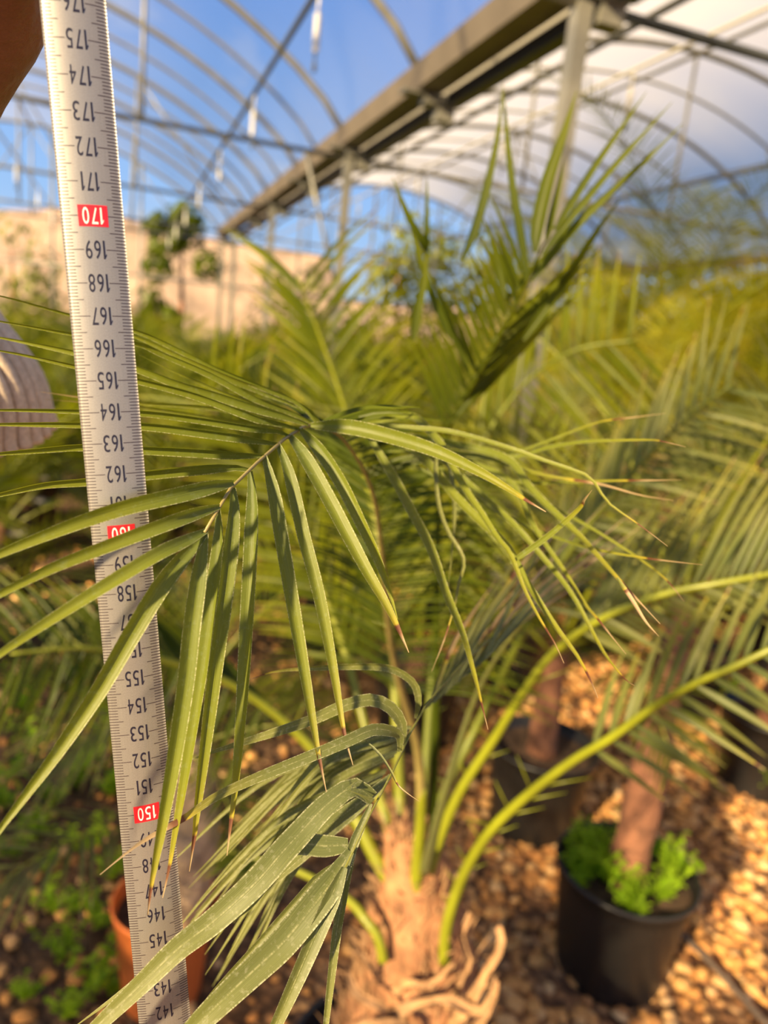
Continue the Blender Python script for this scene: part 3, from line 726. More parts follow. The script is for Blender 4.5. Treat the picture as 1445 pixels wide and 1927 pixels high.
# crowded middle leaflets of the same frond, one mesh
mb = MB(); cs = spline(RF1[4:12], 80)
for i in range(58):
    f = i/58*79; x, y, d = cs[int(f)]; s = i/58           # s: 0 low on the stalk, 1 near the arch
    for sd in (-1, 1):
        if sd > 0:
            L = (300-90*s)*random.uniform(.85, 1.15); dx, dy = 1.0, -0.10+0.28*(1-s)-0.15*s
            if s > .85: L *= .8
        else:
            L = (230-60*s)*random.uniform(.85, 1.15); dx, dy = -0.85, -0.50+0.15*(1-s)
        dz = random.uniform(-.03, .07)
        pts = [(x, y, d), (x+dx*L*.5, y+dy*L*.5-L*0.05, d+dz*.5), (x+dx*L, y+dy*L+L*0.06, d+dz)]
        blade(mb, [P(*q) for q in pts], 0.0048, n=7, N0=UPV*0.75+nrm(CAM-P(x, y, d))*0.7, fold=0.7, rnd=random.random())
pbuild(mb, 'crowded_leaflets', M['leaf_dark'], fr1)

# --- lower grey-green frond hanging left (in focus)
RF2 = [(800, 1640, 1.22), (830, 1520, 1.05), (900, 1300, 0.86), (1020, 1120, 0.66), (1040, 1090, 0.58), (960, 1170, 0.48), (880, 1240, 0.40), (795, 1335, 0.325), (770, 1385, 0.31), (745, 1440, 0.298), (718, 1490, 0.288), (690, 1545, 0.280), (662, 1600, 0.274), (650, 1632, 0.27)]
mb = MB(); c2 = spline([P(*q) for q in RF2], 60)
tube(mb, c2, np.interp(np.linspace(0, 1, 60), [0, .2, .5, .8, 1], [0.009, 0.006, 0.0022, 0.0008, 0.0004]), 8)
fr2 = pbuild(mb, 'frond', M['leaf_grey']); tag(fr2, 'grey-green frond folding down to the lower left')
def g(pts, d0, d1, w_, roll=0.1, **k): return leaflet(D(pts, d0, d1), w_, roll, parent=fr2, m='leaf_grey', **k)
g([(782, 1352), (788, 1320), (778, 1285), (740, 1260), (690, 1254), (600, 1257), (520, 1263), (472, 1278)], .33, .30, 15, 0.3, dry=0.93)
g([(758, 1400), (757, 1365), (735, 1332), (698, 1317), (648, 1328), (581, 1357), (480, 1390), (403, 1414), (340, 1436)], .315, .285, 24, -0.1, fold=0.25)
g([(752, 1415), (752, 1385), (732, 1375), (698, 1374), (648, 1397), (564, 1431), (480, 1465), (403, 1501), (349, 1538), (282, 1575), (242, 1602), (188, 1646)], .30, .235, 24, 0.1, fold=0.25, dry=0.76, n=30)
g([(700, 1502), (665, 1481), (614, 1515), (564, 1568), (530, 1605), (480, 1662), (400, 1735), (336, 1784), (268, 1850), (200, 1915), (120, 1990), (30, 2075)], .288, .24, 50, 0.0, fold=0.25, n=34, peak=0.3, base_w=0.6)
g([(701, 1509), (680, 1497), (655, 1487)], .284, .278, 15, 0.4, fold=0.1, n=8, base_w=0.9, tip_pow=5)
g([(655, 1486), (662, 1476), (672, 1468)], .278, .282, 14, 0.9, fold=0.1, n=8, base_w=0.9, tip_pow=5)
g([(698, 1512), (678, 1559), (661, 1600), (648, 1666), (634, 1750), (622, 1850), (612, 1940), (600, 2080)], .286, .265, 20, 0.1, n=24)
g([(660, 1602), (628, 1656), (581, 1716), (530, 1777), (480, 1824), (430, 1871), (370, 1930), (290, 2020), (200, 2130)], .275, .24, 58, 0.1, fold=0.35, n=28)
g([(648, 1632), (614, 1713), (581, 1790), (547, 1867), (505, 1960), (455, 2080)], .27, .255, 36, 0.3, fold=0.5)
g([(655, 1590), (610, 1592), (560, 1588), (532, 1606), (505, 1645), (470, 1700), (420, 1745)], .28, .27, 40, 0.1, fold=0.15, base_w=0.6)
g([(655, 1612), (600, 1650), (564, 1690), (480, 1784), (410, 1860), (350, 1935), (280, 2030)], .285, .265, 18, 0.3)
g([(688, 1394), (715, 1421), (735, 1451), (749, 1478), (769, 1495), (789, 1508)], .285, .27, 6, 0.6, dry=0.62, n=20)
g([(735, 1460), (690, 1500), (610, 1560), (520, 1640), (440, 1700), (350, 1760), (250, 1850), (130, 1940)], .31, .262, 26, -0.2, fold=0.3, n=26)
g([(725, 1475), (650, 1540), (560, 1620), (470, 1690), (400, 1730), (345, 1758)], .33, .30, 20, 0.2)
for q in range(40):
    x0 = random.uniform(0, 1); bx, by = 775-95*x0, 1365+165*x0
    ang = math.radians(random.uniform(18, 36)+x0*12); L = random.uniform(300, 520)
    mx, my = bx-L*0.5*math.cos(ang), by+L*0.5*math.sin(ang)-random.uniform(5, 35)
    ex, ey = bx-L*math.cos(ang+0.12), by+L*math.sin(ang+0.12)
    dd = random.uniform(.34, .44)
    g([(bx, by), (mx, my), (ex, ey)], dd, dd-0.02, random.uniform(10, 17), random.uniform(-.4, .4), n=12)
for q in range(26):
    x0 = random.uniform(0, 1); bx, by = 800+120*x0, 1335-100*x0
    ang = math.radians(random.uniform(38, 62)); L = random.uniform(250, 430)
    ex, ey = bx+L*math.cos(ang), by-L*math.sin(ang); mx, my = (bx+ex)/2-12, (by+ey)/2-10
    g([(bx, by), (mx, my), (ex, ey)], .42, .62, random.uniform(5, 10), random.uniform(-.4, .4), n=10, dry=random.choice([2.0, .6, .3]))

# --- upright frond in the middle distance
mb = MB(); R3 = [(812, 1600, 1.22), (820, 1350, 1.15), (822, 1100, 1.05), (828, 900, 0.92), (850, 790, 0.84), (885, 735, 0.79), (915, 680, 0.75), (955, 605, 0.71), (992, 528, 0.67), (1015, 475, 0.65), (1042, 425, 0.63)]
tube(mb, spline([P(*q) for q in R3], 50), np.linspace(0.008, 0.0010, 50), 8)
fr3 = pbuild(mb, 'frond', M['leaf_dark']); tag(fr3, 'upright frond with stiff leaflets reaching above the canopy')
k3 = lambda pts: 0.80+0.10*min(1, max(0, (pts[0][1]-480)/320))
def u3(pts, d0, d1, w_, roll=0.2, **k): return leaflet(D(pts, d0*k3(pts), d1*k3(pts)), w_*1.25, roll, parent=fr3, m=k.pop('m', 'leaf_upright'), n=k.pop('n', 12), **k)
u3([(1008, 475), (1012, 430), (1032, 340), (1062, 250), (1085, 170)], .80, .78, 24, .5)
u3([(1028, 455), (1040, 400), (1054, 340), (1062, 290)], .80, .79, 11, .2)
u3([(993, 520), (980, 440), (962, 330), (945, 155)], .82, .80, 13, .2)
u3([(870, 490), (895, 432), (918, 349), (938, 249), (945, 170)], .84, .80, 15, .4)
u3([(950, 560), (938, 500), (925, 450), (917, 415)], .83, .82, 13, .1)
u3([(972, 570), (955, 500), (940, 460), (930, 440)], .84, .83, 9, .1)
u3([(802, 474), (796, 455), (770, 410), (738, 333)], .80, .76, 12, .2)
u3([(803, 478), (803, 430), (804, 335)], .80, .78, 8, .1)
u3([(778, 640), (785, 590), (797, 530), (803, 465)], .82, .80, 16, .1)
u3([(850, 640), (815, 560), (790, 490), (768, 400)], .84, .80, 13, -.1)
u3([(880, 690), (850, 620), (830, 560), (800, 500)], .86, .82, 12, -.1)
u3([(1044, 433), (1111, 326), (1161, 252), (1217, 172)], .80, .76, 12, .2)
u3([(1020, 480), (1075, 410), (1148, 322), (1208, 255), (1265, 192)], .80, .74, 12, .3)
u3([(1000, 530), (1077, 433), (1168, 346), (1228, 289), (1284, 233)], .82, .74, 15, .4)
u3([(985, 640), (1061, 533), (1101, 470), (1140, 410), (1172, 370)], .84, .76, 16, .2)
u3([(958, 560), (1010, 500), (1060, 455), (1120, 395), (1150, 370)], .84, .8, 11, .2)
u3([(925, 640), (1000, 590), (1060, 530), (1105, 470)], .86, .8, 13, .2)
u3([(860, 780), (930, 700), (1010, 620), (1080, 560), (1120, 500)], .9, .84, 18, .3)
u3([(880, 740), (960, 660), (1030, 590)], .9, .86, 12, .2)
c3 = spline([P(*q) for q in R3[4:]], 40)
for i in range(17):
    x = i/17; a = int(x*39); bx = 838+160*x; by = 800-290*x
    for L, dx, dy in ((random.uniform(120, 175), -0.42, -1.0),):
        u3([(bx, by), (bx+dx*L*0.45, by+dy*L*0.5), (bx+dx*L, by+dy*L)], .92-.1*x, .88-.1*x, random.uniform(8, 12), .2, n=8)
    if i > 10: continue
    L = random.uniform(150, 240)
    u3([(bx, by), (bx+L*0.55, by-L*0.5), (bx+L, by-L*0.95)], .92-.1*x, .84-.1*x, random.uniform(9, 13), .3, n=8, m='leaf_back' if i % 3 else 'leaf_upright')

# --- yellow-green stalks low on the right, with grey leaflets
def side_frond(rp, r0, r1, lab, n, prof, ups=((0.55, -1.0, 200), (0.8, 0.75, 190)), w_=10, s0=0.5, m='leaf_blue', spn=10):
    mb = MB(); P3 = [P(*q) for q in rp]; c = spline(P3, 60); tube(mb, c, np.linspace(r0, r1, 60), 10)
    pp = spline([(x, y, d) for x, y, d in rp], 60)
    for i in range(spn):
        f = (0.12+(s0-0.10)*i/spn)*59; a = int(f); p = c[a]; t = nrm(c[a+1]-c[a]); S = R[:, 0] if i % 2 else -R[:, 0]
        d = nrm(t*0.5+S*0.7+UPV*random.uniform(-.2, .7)); L = 0.03+0.05*i/spn
        tube(mb, [p, p+d*L*0.5, p+d*L], [0.0018, 0.0012, 0.0003], 5)
    fo = pbuild(mb, 'frond', M['stalk_dull'] if 'pale blades' in lab or 'arching right' in lab else M['petiole']); tag(fo, lab); lf = MB()
    for i in range(n):
        s = s0+(1-s0)*(i+.3)/n; a = min(58, int(s*59)); x, y, d = pp[a]
        for (dx, dy, L) in ups:
            L2 = L*random.uniform(.85, 1.15)*prof(s); q = random.uniform(-.12, .12)
            e = (x+(dx+q)*L2, y+dy*L2, d-0.06*random.uniform(-1, 1.2)); mm = (x+(dx+q)*L2*.5, y+dy*L2*.53-6, (d+e[2])/2)
            blade(lf, [P(x, y, d), P(*mm), P(*e)], w_*d/F*1.15, n=9, roll=random.uniform(-.3, .4), fold=.4, dry=random.choice([1.2, .9]))
    pbuild(lf, 'leaflets', M[m], fo)
side_frond([(835, 1812, 1.22), (840, 1745, 1.21), (862, 1670, 1.19), (890, 1612, 1.16), (930, 1555, 1.12), (1000, 1490, 1.06), (1080, 1430, 1.0), (1150, 1388, .95), (1230, 1330, .9), (1310, 1285, .85), (1380, 1255, .82), (1460, 1218, .80), (1560, 1180, .78)],
           0.0100, 0.0032, 'low arching frond with a bright stalk reaching to the right edge', 15, lambda s: 0.75+0.35*math.sin(min(1, (s-.4)/.4)*1.57), ups=((0.42, -1.0, 190), (0.80, 0.55, 200)), w_=13, s0=0.5, spn=14)
side_frond([(808, 1640, 1.23), (830, 1570, 1.22), (860, 1500, 1.2), (890, 1450, 1.18), (930, 1390, 1.15), (980, 1310, 1.1), (1040, 1230, 1.06), (1130, 1165, 1.0), (1250, 1118, .95), (1350, 1098, .92), (1460, 1078, .9), (1560, 1060, .88)],
           0.0095, 0.003, 'frond with a slim stalk running level to the right edge', 26, lambda s: 0.8+0.3*s, ups=((0.62, -1.0, 230), (0.8, 0.45, 170)), w_=9, s0=0.52, spn=8)
side_frond([(800, 1600, 1.26), (825, 1520, 1.28), (850, 1460, 1.3), (885, 1390, 1.32), (930, 1300, 1.3), (990, 1180, 1.25), (1070, 1040, 1.2), (1180, 900, 1.12), (1290, 790, 1.05), (1380, 722, 1.0)],
           0.009, 0.002, 'frond rising to the right with pale blades', 26, lambda s: 1.0, ups=((0.25, -1.0, 200), (1.0, 0.25, 200)), w_=9, s0=0.48, m='leaf_blue', spn=6)
side_frond([(735, 1660, 1.26), (705, 1610, 1.27), (680, 1560, 1.28), (640, 1480, 1.3), (560, 1380, 1.3), (440, 1290, 1.25), (300, 1240, 1.15), (160, 1220, 1.05), (20, 1230, .98)],
           0.0125, 0.002, 'frond leaning left behind the tape', 30, lambda s: 1.0, ups=((-0.75, -0.75, 190), (-0.45, 1.0, 190)), w_=9, s0=0.45, m='leaf_dark', spn=4)
side_frond([(722, 1808, 1.2), (712, 1765, 1.2), (688, 1730, 1.21), (650, 1690, 1.24), (560, 1640, 1.3), (430, 1600, 1.35)],
           0.009, 0.003, 'low stalk bending left at the trunk foot', 8, lambda s: 1.0, ups=((-0.7, 0.4, 120),), w_=9, s0=0.7, m='leaf_dark', spn=2)
side_frond([(745, 1600, 1.28), (730, 1550, 1.3), (712, 1490, 1.33), (690, 1380, 1.4), (640, 1200, 1.45), (560, 1000, 1.45), (470, 850, 1.35), (380, 760, 1.25)],
           0.0105, 0.002, 'frond rising to the left behind the hanging leaflets', 30, lambda s: 1.0, ups=((-1.0, -0.15, 180), (0.1, -1.0, 190)), w_=9, s0=0.4, m='leaf_back', spn=4)
side_frond([(755, 1590, 1.3), (752, 1500, 1.33), (748, 1400, 1.38), (735, 1200, 1.45), (700, 950, 1.5), (640, 740, 1.45), (590, 600, 1.4), (560, 520, 1.35)],
           0.011, 0.002, 'straight frond rising behind the frond in focus', 34, lambda s: 1.05-0.3*s, ups=((-0.9, -0.8, 200), (0.8, -0.9, 200)), w_=9, s0=0.35, m='leaf_back', spn=4)
side_frond([(790, 1580, 1.3), (800, 1450, 1.35), (820, 1200, 1.45), (850, 1000, 1.5), (900, 850, 1.5), (980, 730, 1.45), (1080, 660, 1.35), (1200, 640, 1.3)],
           0.009, 0.002, 'frond arching right behind the upright one', 30, lambda s: 1.0, ups=((0.1, -1.0, 190), (0.7, 0.8, 190)), w_=9, s0=0.4, m='leaf_back', spn=4)

# ================================================================== potted palms of the nursery
def make_frond_mesh(L, el, arc, n, ll, lw, m_r, m_l, az_twist=0.0, ang=(60, 35), lift=0.3, droop=0.35, start=0.22, rr=0.008):
    """a frond leaving the origin along +X"""
    pts = []; x = z = 0.0; a = math.radians(el); step = L/12
    for i in range(13):
        pts.append((x, az_twist*x*x, z)); x += step*math.cos(a); z += step*math.sin(a); a -= math.radians(arc)/12*(0.5+i/12)
    mb = MB(); S = np.array([0, -1.0, 0])
    frond(mb, [np.array(p) for p in pts], UPV*0.8+np.array([-0.6, 0, 0]), n, ll, lw, ang=ang, lift=lift, droop=droop, start=start, seg=5, rr=rr, rnode=14)
    o = mb.build('frond', [M[m_r], M[m_l]]); me = o.data; bpy.data.objects.remove(o); return me
def pot_mesh(r, h, m):
    mb = make_pot('pot', (0, 0, 0), r, h, m); o = mb.build('pot', M[m], attrs=False); me = o.data; bpy.data.objects.remove(o); return me
def soil_mesh(r, z):
    o = soil_disc((0, 0), r, z).build('soil', M['soil'], attrs=False); me = o.data; bpy.data.objects.remove(o); return me
def trunk_me(h, r, m='trunk'):
    mb = trunk_mesh([np.array([0, 0, 0.2]), np.array([0.01, 0, 0.2+h*0.5]), np.array([0, 0, 0.2+h])], [r*1.3, r, r*0.55], 18); o = mb.build('trunk', M[m], attrs=False); me = o.data; bpy.data.objects.remove(o); return me
def obj(name, me, parent, loc=(0, 0, 0), rot=(0, 0, 0), sc=1.0):
    o = bpy.data.objects.new(name, me); link(o, parent); o.location = loc; o.rotation_euler = rot; o.scale = (sc, sc, sc); return o
FR = {
 'green': [make_frond_mesh(L, el, arc, 30, 0.30, 0.015, 'petiole', 'leaf_back') for L, el, arc in ((1.25, 78, 70), (1.2, 62, 95), (1.1, 45, 90), (1.0, 30, 80))],
 'dark': [make_frond_mesh(L, el, arc, 30, 0.28, 0.014, 'petiole', 'leaf_dark') for L, el, arc in ((1.2, 75, 70), (1.15, 58, 95), (1.0, 40, 90))],
 'blue': [make_frond_mesh(L, el, arc, 30, 0.30, 0.014, 'petiole', 'leaf_blue') for L, el, arc in ((1.2, 75, 60), (1.15, 58, 85), (1.0, 38, 80))],
 'yellow': [make_frond_mesh(L, el, arc, 36, 0.36, 0.016, 'petiole', 'leaf_yellow', droop=0.6) for L, el, arc in ((1.9, 80, 85), (1.8, 66, 110), (1.6, 50, 110))],
 'tall': [make_frond_mesh(L, el, arc, 40, 0.34, 0.012, 'petiole', 'leaf_back', droop=0.8) for L, el, arc in ((2.2, 82, 90), (2.0, 68, 120), (1.8, 55, 120))],
 'straw': [make_frond_mesh(1.3, 55, 190, 26, 0.26, 0.012, 'rachis_brown', 'leaf_straw', droop=1.0)],
}
POTB = pot_mesh(0.19, 0.33, 'black_plastic'); POTO = pot_mesh(0.15, 0.27, 'orange_plastic')
SOILB = soil_mesh(0.172, 0.29); SOILO = soil_mesh(0.136, 0.235)
TRK = {h: trunk_me(h, 0.045) for h in (0.25, 0.55, 0.9)}
def nursery_palm(x, y, kind, th=0.25, nf=11, sc=1.0, label=None, group=None, pot='b', straw=0, rz=None, cone=1.0):
    t = empty('potted_palm', (x, y, 0), label, 'palm', group, rz=rz if rz is not None else random.uniform(0, 6.28))
    obj('pot', POTB if pot == 'b' else POTO, t); obj('soil', SOILB if pot == 'b' else SOILO, t)
    obj('trunk', TRK[th], t)
    ms = FR[kind]; top = 0.2+th-0.03
    for i in range(nf):
        a = i*2.399+random.uniform(-.2, .2); q = i/nf
        me = ms[min(len(ms)-1, int(q*len(ms)))]
        obj('frond', me, t, (0.012*math.cos(a), 0.012*math.sin(a), top-0.08*q), (random.uniform(-.12, .12), random.uniform(-.1, .1), a), sc*random.uniform(.88, 1.1))
    for i in range(straw):
        a = random.uniform(0, 6.28); obj('dry_frond', FR['straw'][0], t, (0, 0, top-0.1), (0, 0, a), sc*random.uniform(.8, 1.1))
    return t
placed = [(BX, BY)]
def ok(x, y, d=0.5): return all((x-a)**2+(y-b)**2 > d*d for a, b in placed)
# three pots near the camera on the right
q = onz(1150, 1885, 0); PA = (q[0]+0.02, q[1]+0.12)
pa = nursery_palm(PA[0], PA[1], 'blue', 0.9, 9, 0.9, 'palm with a brown trunk in the black pot full of weeds at lower right', None, rz=0.4)
placed.append(PA)
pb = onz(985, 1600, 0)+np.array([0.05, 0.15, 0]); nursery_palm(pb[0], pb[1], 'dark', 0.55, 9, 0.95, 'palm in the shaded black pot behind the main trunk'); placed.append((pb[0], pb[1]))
pc = onz(1425, 1500, 0)+np.array([0.03, 0.10, 0]); nursery_palm(pc[0], pc[1], 'blue', 0.55, 9, 0.9, 'palm in the black pot cut by the right edge'); placed.append((pc[0], pc[1]))
# orange pots behind the lower tape
def orange_pot_palm(c, r, h, lab, tr, hh, blade_kind):
    t = empty('potted_palm', (c[0], c[1], 0), lab, 'palm')
    o = make_pot('pot', (0, 0, 0), r, h, None).build('pot', M['orange_plastic'], t, attrs=False)
    soil_disc((0, 0), r*0.9, h*0.86).build('soil', M['soil'], t, attrs=False)
    mb = trunk_mesh([np.array([0.3*tr, 0, h*0.75]), np.array([0.6*tr, 0, h+hh*0.5]), np.array([0.8*tr, 0, h+hh])], [tr, tr*0.95, tr*0.35], amp=0.14)
    mb.build('trunk', M['fibre_beige'], t, attrs=False)
    for i in range(7):
        a = i*2.399+0.5; obj('frond', FR[blade_kind][i % 3], t, (0.01*math.cos(a), 0.01*math.sin(a), h+hh-0.04), (0, 0, a), 0.55*random.uniform(.85, 1.1))
    placed.append((c[0], c[1])); return t
q1 = onz(306, 1700, 0.28); orange_pot_palm((q1[0], q1[1]+0.02), 0.125, 0.28, 'orange pot with a pale fibrous palm trunk behind the bottom of the tape', 0.080, 0.42, 'dark')
q2 = onz(300, 1600, 0); orange_pot_palm((q2[0], q2[1]+0.05), 0.082, 0.26, 'smaller orange pot farther back, just right of the tape', 0.022, 0.15, 'green')

# the rows
LAB = {'left': 'blurred green palm in the rows left of the tape', 'mid': 'blurred green palm in the rows behind the palm in focus',
       'right': 'blurred grey-green palm in the rows at right', 'tall': 'tall yellow-green palm rising against the right roof bay'}
GRP = {'left': 'palms in the left rows', 'mid': 'palms in the middle rows', 'right': 'palms in the right rows', 'tall': 'tall palms under the right bay'}
def clear(x, y):
    if y < 3.0 and x < -0.25: return False                # weedy aisle on the left
    if 0.95 < x < 2.1 and y < 2.5: return False           # gravel path on the right
    if abs(x) < 0.9 and y < 1.5: return False
    if y < 1.9: return False
    return True
for (x, y, sc_) in ((-2.1, 0.7, 1.0), (-1.7, -0.1, .95), (-2.8, 1.5, 1.1), (-2.6, -0.3, 1.15), (-1.25, 0.35, .8), (-3.3, 0.6, 1.2), (-1.9, 1.6, .8)):  # palms out of view at left, placed to shade the aisle
    nursery_palm(x, y, 'green', 0.25, 10, sc_, 'unseen palm far to the left of the tape, shading the weedy aisle', 'unseen palms shading the aisle'); placed.append((x, y))
for (px, d, sc_, kd) in ((1120, 6.8, .85, 'tall'), (1195, 6.0, 1.08, 'tall'), (1255, 6.6, 1.36, 'tall'), (1310, 5.6, .85, 'yellow'), (1375, 6.8, 1.22, 'yellow'), (1450, 5.4, .85, 'tall'), (1010, 7.4, .85, 'yellow')):
    b = R @ np.array([(px-CX)/F, -(650-CY)/F, -1.0]); b = b/np.linalg.norm(b[:2])*d
    nursery_palm(b[0], b[1], kd, 0.9, 11, sc_, LAB['tall'], GRP['tall'], straw=3); placed.append((b[0], b[1]))
cands = []
for i in range(14):
    for j in range(-7, 11):
        a = 0.4+i*0.9+(0.45 if j % 2 else 0); l = j*0.84
        p = G*a*1.0 + HD*l + np.array([0.55, 1.55, 0]); x, y = p[0]+random.uniform(-.12, .12), p[1]+random.uniform(-.12, .12)
        cands.append((x, y, l, a))
for (x, y, l, a) in cands:
    if not clear(x, y) or not ok(x, y, 0.62): continue
    # only what the photograph could see
    c = R.T @ (np.array([x, y, 1.2])-CAM)
    if c[2] > -0.8: continue
    px = CX+F*c[0]/-c[2]
    if px < -420 or px > 1950 or y > 15: continue
    # every post keeps its place
    if any(np.linalg.norm((gh(k, lat, 0)-np.array([x, y, 0]))[:2]) < 0.3 for k in range(-4, 8) for lat in (0, 8)): continue
    placed.append((x, y))
    if px > 980 and y > 3.3 and (y > 4.6 or random.random() < 0.4):
        kd = random.choice(['yellow', 'tall', 'yellow', 'tall']); nursery_palm(x, y, kd, random.choice([0.55, 0.9]), 10, random.uniform(.85, 1.05) + (0.05 if px > 1130 and y > 5 else -0.18), LAB['tall'], GRP['tall'], straw=random.choice([0, 1, 2]))
    elif px > 950:
        nursery_palm(x, y, random.choice(['blue', 'blue', 'green']), random.choice([0.25, 0.55]), 10, random.uniform(.8, 1.05), LAB['right'], GRP['right'])
    elif px > 200:
        nursery_palm(x, y, random.choice(['green', 'green', 'dark']), 0.25 if y > 2.6 else 0.25, 11, random.uniform(1.05, 1.25) if y > 3.2 else random.uniform(.85, 1.0), LAB['mid'], GRP['mid'])
    else:
        nursery_palm(x, y, random.choice(['green', 'dark']), 0.25, 11, random.uniform(.9, 1.1), LAB['left'], GRP['left'])

# a low frond sweeping over the weeds at lower left
lp = empty('potted_palm', tuple(P(330, 1560, 1.75)*np.array([1, 1, 0])), 'small grey-leaved palm drooping over the weeds left of the tape', 'palm')
lpo = np.array(lp.location)
def lbuild(mb, name, m):
    mb.v = [tuple(np.array(q)-lpo) for q in mb.v]; return mb.build(name, m, lp)
E0 = [P(300, 1560, 1.7), P(215, 1560, 1.62), P(120, 1590, 1.5), P(30, 1640, 1.42), P(-60, 1720, 1.36)]
for shift, up_ in ((np.zeros(3), UPV), (np.array([0.05, 0.25, 0.16]), UPV), (np.array([-0.02, 0.45, 0.40]), UPV)):
    mb = MB(); frond(mb, [e+shift for e in E0], up_, 16, 0.26, 0.013, ang=(55, 30), lift=0.25, droop=1.0, start=0.08, seg=7, rr=0.004, rnode=16)
    lbuild(mb, 'frond', [M['petiole'], M['leaf_blue']])

# weeds
def weed_mesh(n, h, wl):
    mb = MB()
    for i in range(n):
        a = random.uniform(0, 6.28); t = random.uniform(.2, 1.0); d = np.array([math.cos(a)*t, math.sin(a)*t, 0]); top = d*h*0.8+UPV*h*random.uniform(.5, 1.0)
        tube(mb, [np.zeros(3), top*0.5+UPV*0.01, top], [0.0018, 0.0014, 0.0008], 4)
        for q in range(7):
            s = 0.3+0.7*q/6; p = top*s; b = random.uniform(0, 6.28); e = np.array([math.cos(b), math.sin(b), random.uniform(-.1, .7)])*wl*random.uniform(.6, 1.1)
            blade(mb, [p, p+e*.5+UPV*.003, p+e], wl*0.55, n=5, N0=UPV, fold=.2, base_w=.3, peak=.5)
    o = mb.build('weed', M['weed']); me = o.data; bpy.data.objects.remove(o); return me
WD = [weed_mesh(7, 0.11, 0.030), weed_mesh(10, 0.16, 0.026), weed_mesh(14, 0.08, 0.02)]
def weed(x, y, k, s, lab, grp):
    o = obj('weed', WD[k], None, (x, y, 0), (0, 0, random.uniform(0, 6.28)), s); tag(o, lab, 'weed', grp)
for (px, py, s, k) in [(180, 1840, 1.1, 0), (60, 1400, 1.5, 0), (55, 1330, 1.3, 1), (140, 1470, 1.3, 1), (205, 1480, 1.2, 2), (100, 1500, 1.0, 1), (120, 1790, .8, 1), (90, 1700, .9, 0), (150, 1700, .8, 2), (210, 1640, 1.0, 1), (170, 1590, 1.1, 0), (50, 1860, .8, 2), (130, 1900, .8, 1),
                       (10, 1510, 1.2, 1), (70, 1560, 1.2, 2), (30, 1600, 1.0, 0), (190, 1730, .9, 1), (215, 1850, .8, 2), (185, 1420, 1.4, 0), (200, 1350, 1.6, 1), (150, 1280, 1.6, 1), (20, 1450, 1.2, 2), (90, 1620, .8, 2)]:
    q = onz(px, py+20, 0); weed(q[0], q[1], k, s, 'bright green weed growing from the soil left of the tape', 'weeds on the soil left of the tape')
for (px, py, s, k) in [(1380, 1320, 1.6, 1), (1420, 1400, 1.4, 0), (1440, 1460, 1.2, 1), (1330, 1300, 1.6, 1), (1240, 1640, .5, 2)]:
    q = onz(px, py+40, 0); weed(q[0], q[1], k, s, 'bright green weed among the pots at right', 'weeds among the pots at right')
for i in range(26):
    a = random.uniform(0, 6.28); r_ = 0.145*math.sqrt(random.random())
    if i < 16: a = random.uniform(2.0, 3.9); r_ = random.uniform(.05, .16)
    obj('pot_weed', WD[i % 3], pa, (r_*math.cos(a-0.4), r_*math.sin(a-0.4), 0.285), (0, 0, a), random.uniform(.5, .95))

# pebbles: far past counting
def pebbles(n, name='gravel'):
    ico_v, ico_f = [], []
    import bmesh
    bm = bmesh.new(); bmesh.ops.create_icosphere(bm, subdivisions=1, radius=1.0)
    bm.verts.ensure_lookup_table(); ico_v = np.array([v.co[:] for v in bm.verts]); ico_f = np.array([[v.index for v in f.verts] for f in bm.faces]); bm.free()
    bm = bmesh.new(); bmesh.ops.create_icosphere(bm, subdivisions=2, radius=1.0)
    iv = np.array([v.co[:] for v in bm.verts]); jf = np.array([[v.index for v in f.verts] for f in bm.faces]); bm.free()
    V = []; Fc = []; A = []
    cnt = 0
    while cnt < n:
        d = rng.random()**0.8
        y = 0.7+5.0*d; x = rng.uniform(-1.8-0.3*y, 1.2+0.75*y)
        s = rng.uniform(0.008, 0.024)*(1.0 if x > 0 else rng.uniform(.5, 1.2))
        if x < 0.3 and rng.random() < 0.72: continue
        ax = np.array([rng.uniform(.8, 1.3), rng.uniform(.7, 1.1), rng.uniform(.45, .8)])*s
        jit = 1+0.13*rng.standard_normal((len(iv), 1))
        q = iv*jit*ax
        a, b = rng.uniform(0, 6.28), rng.uniform(-.4, .4)
        Rz = np.array([[math.cos(a), -math.sin(a), 0], [math.sin(a), math.cos(a), 0], [0, 0, 1]]); Rx = np.array([[1, 0, 0], [0, math.cos(b), -math.sin(b)], [0, math.sin(b), math.cos(b)]])
        q = q @ (Rz @ Rx).T + np.array([x, y, ax[2]*rng.uniform(.2, .9)])
        V.append(q); Fc.append(jf+cnt*len(iv)); A.append(np.full(len(iv), rng.random())); cnt += 1
    V = np.concatenate(V); Fc = np.concatenate(Fc); A = np.concatenate(A).astype(np.float32)
    me = bpy.data.meshes.new(name); me.vertices.add(len(V)); me.vertices.foreach_set('co', V.astype(np.float32).ravel())
    me.loops.add(Fc.size); me.loops.foreach_set('vertex_index', Fc.ravel().astype(np.int32))
    me.polygons.add(len(Fc)); me.polygons.foreach_set('loop_start', np.arange(0, Fc.size, 3, dtype=np.int32))
    me.update(calc_edges=True)
    at = me.attributes.new('rnd', 'FLOAT', 'POINT'); at.data.foreach_set('value', A)
    me.polygons.foreach_set('use_smooth', np.ones(len(Fc), bool)); me.materials.append(M['pebble'])
    o = bpy.data.objects.new(name, me); link(o)
    return tag(o, 'loose orange-brown gravel covering the nursery floor', 'gravel', kind='stuff')
pebbles(13000)

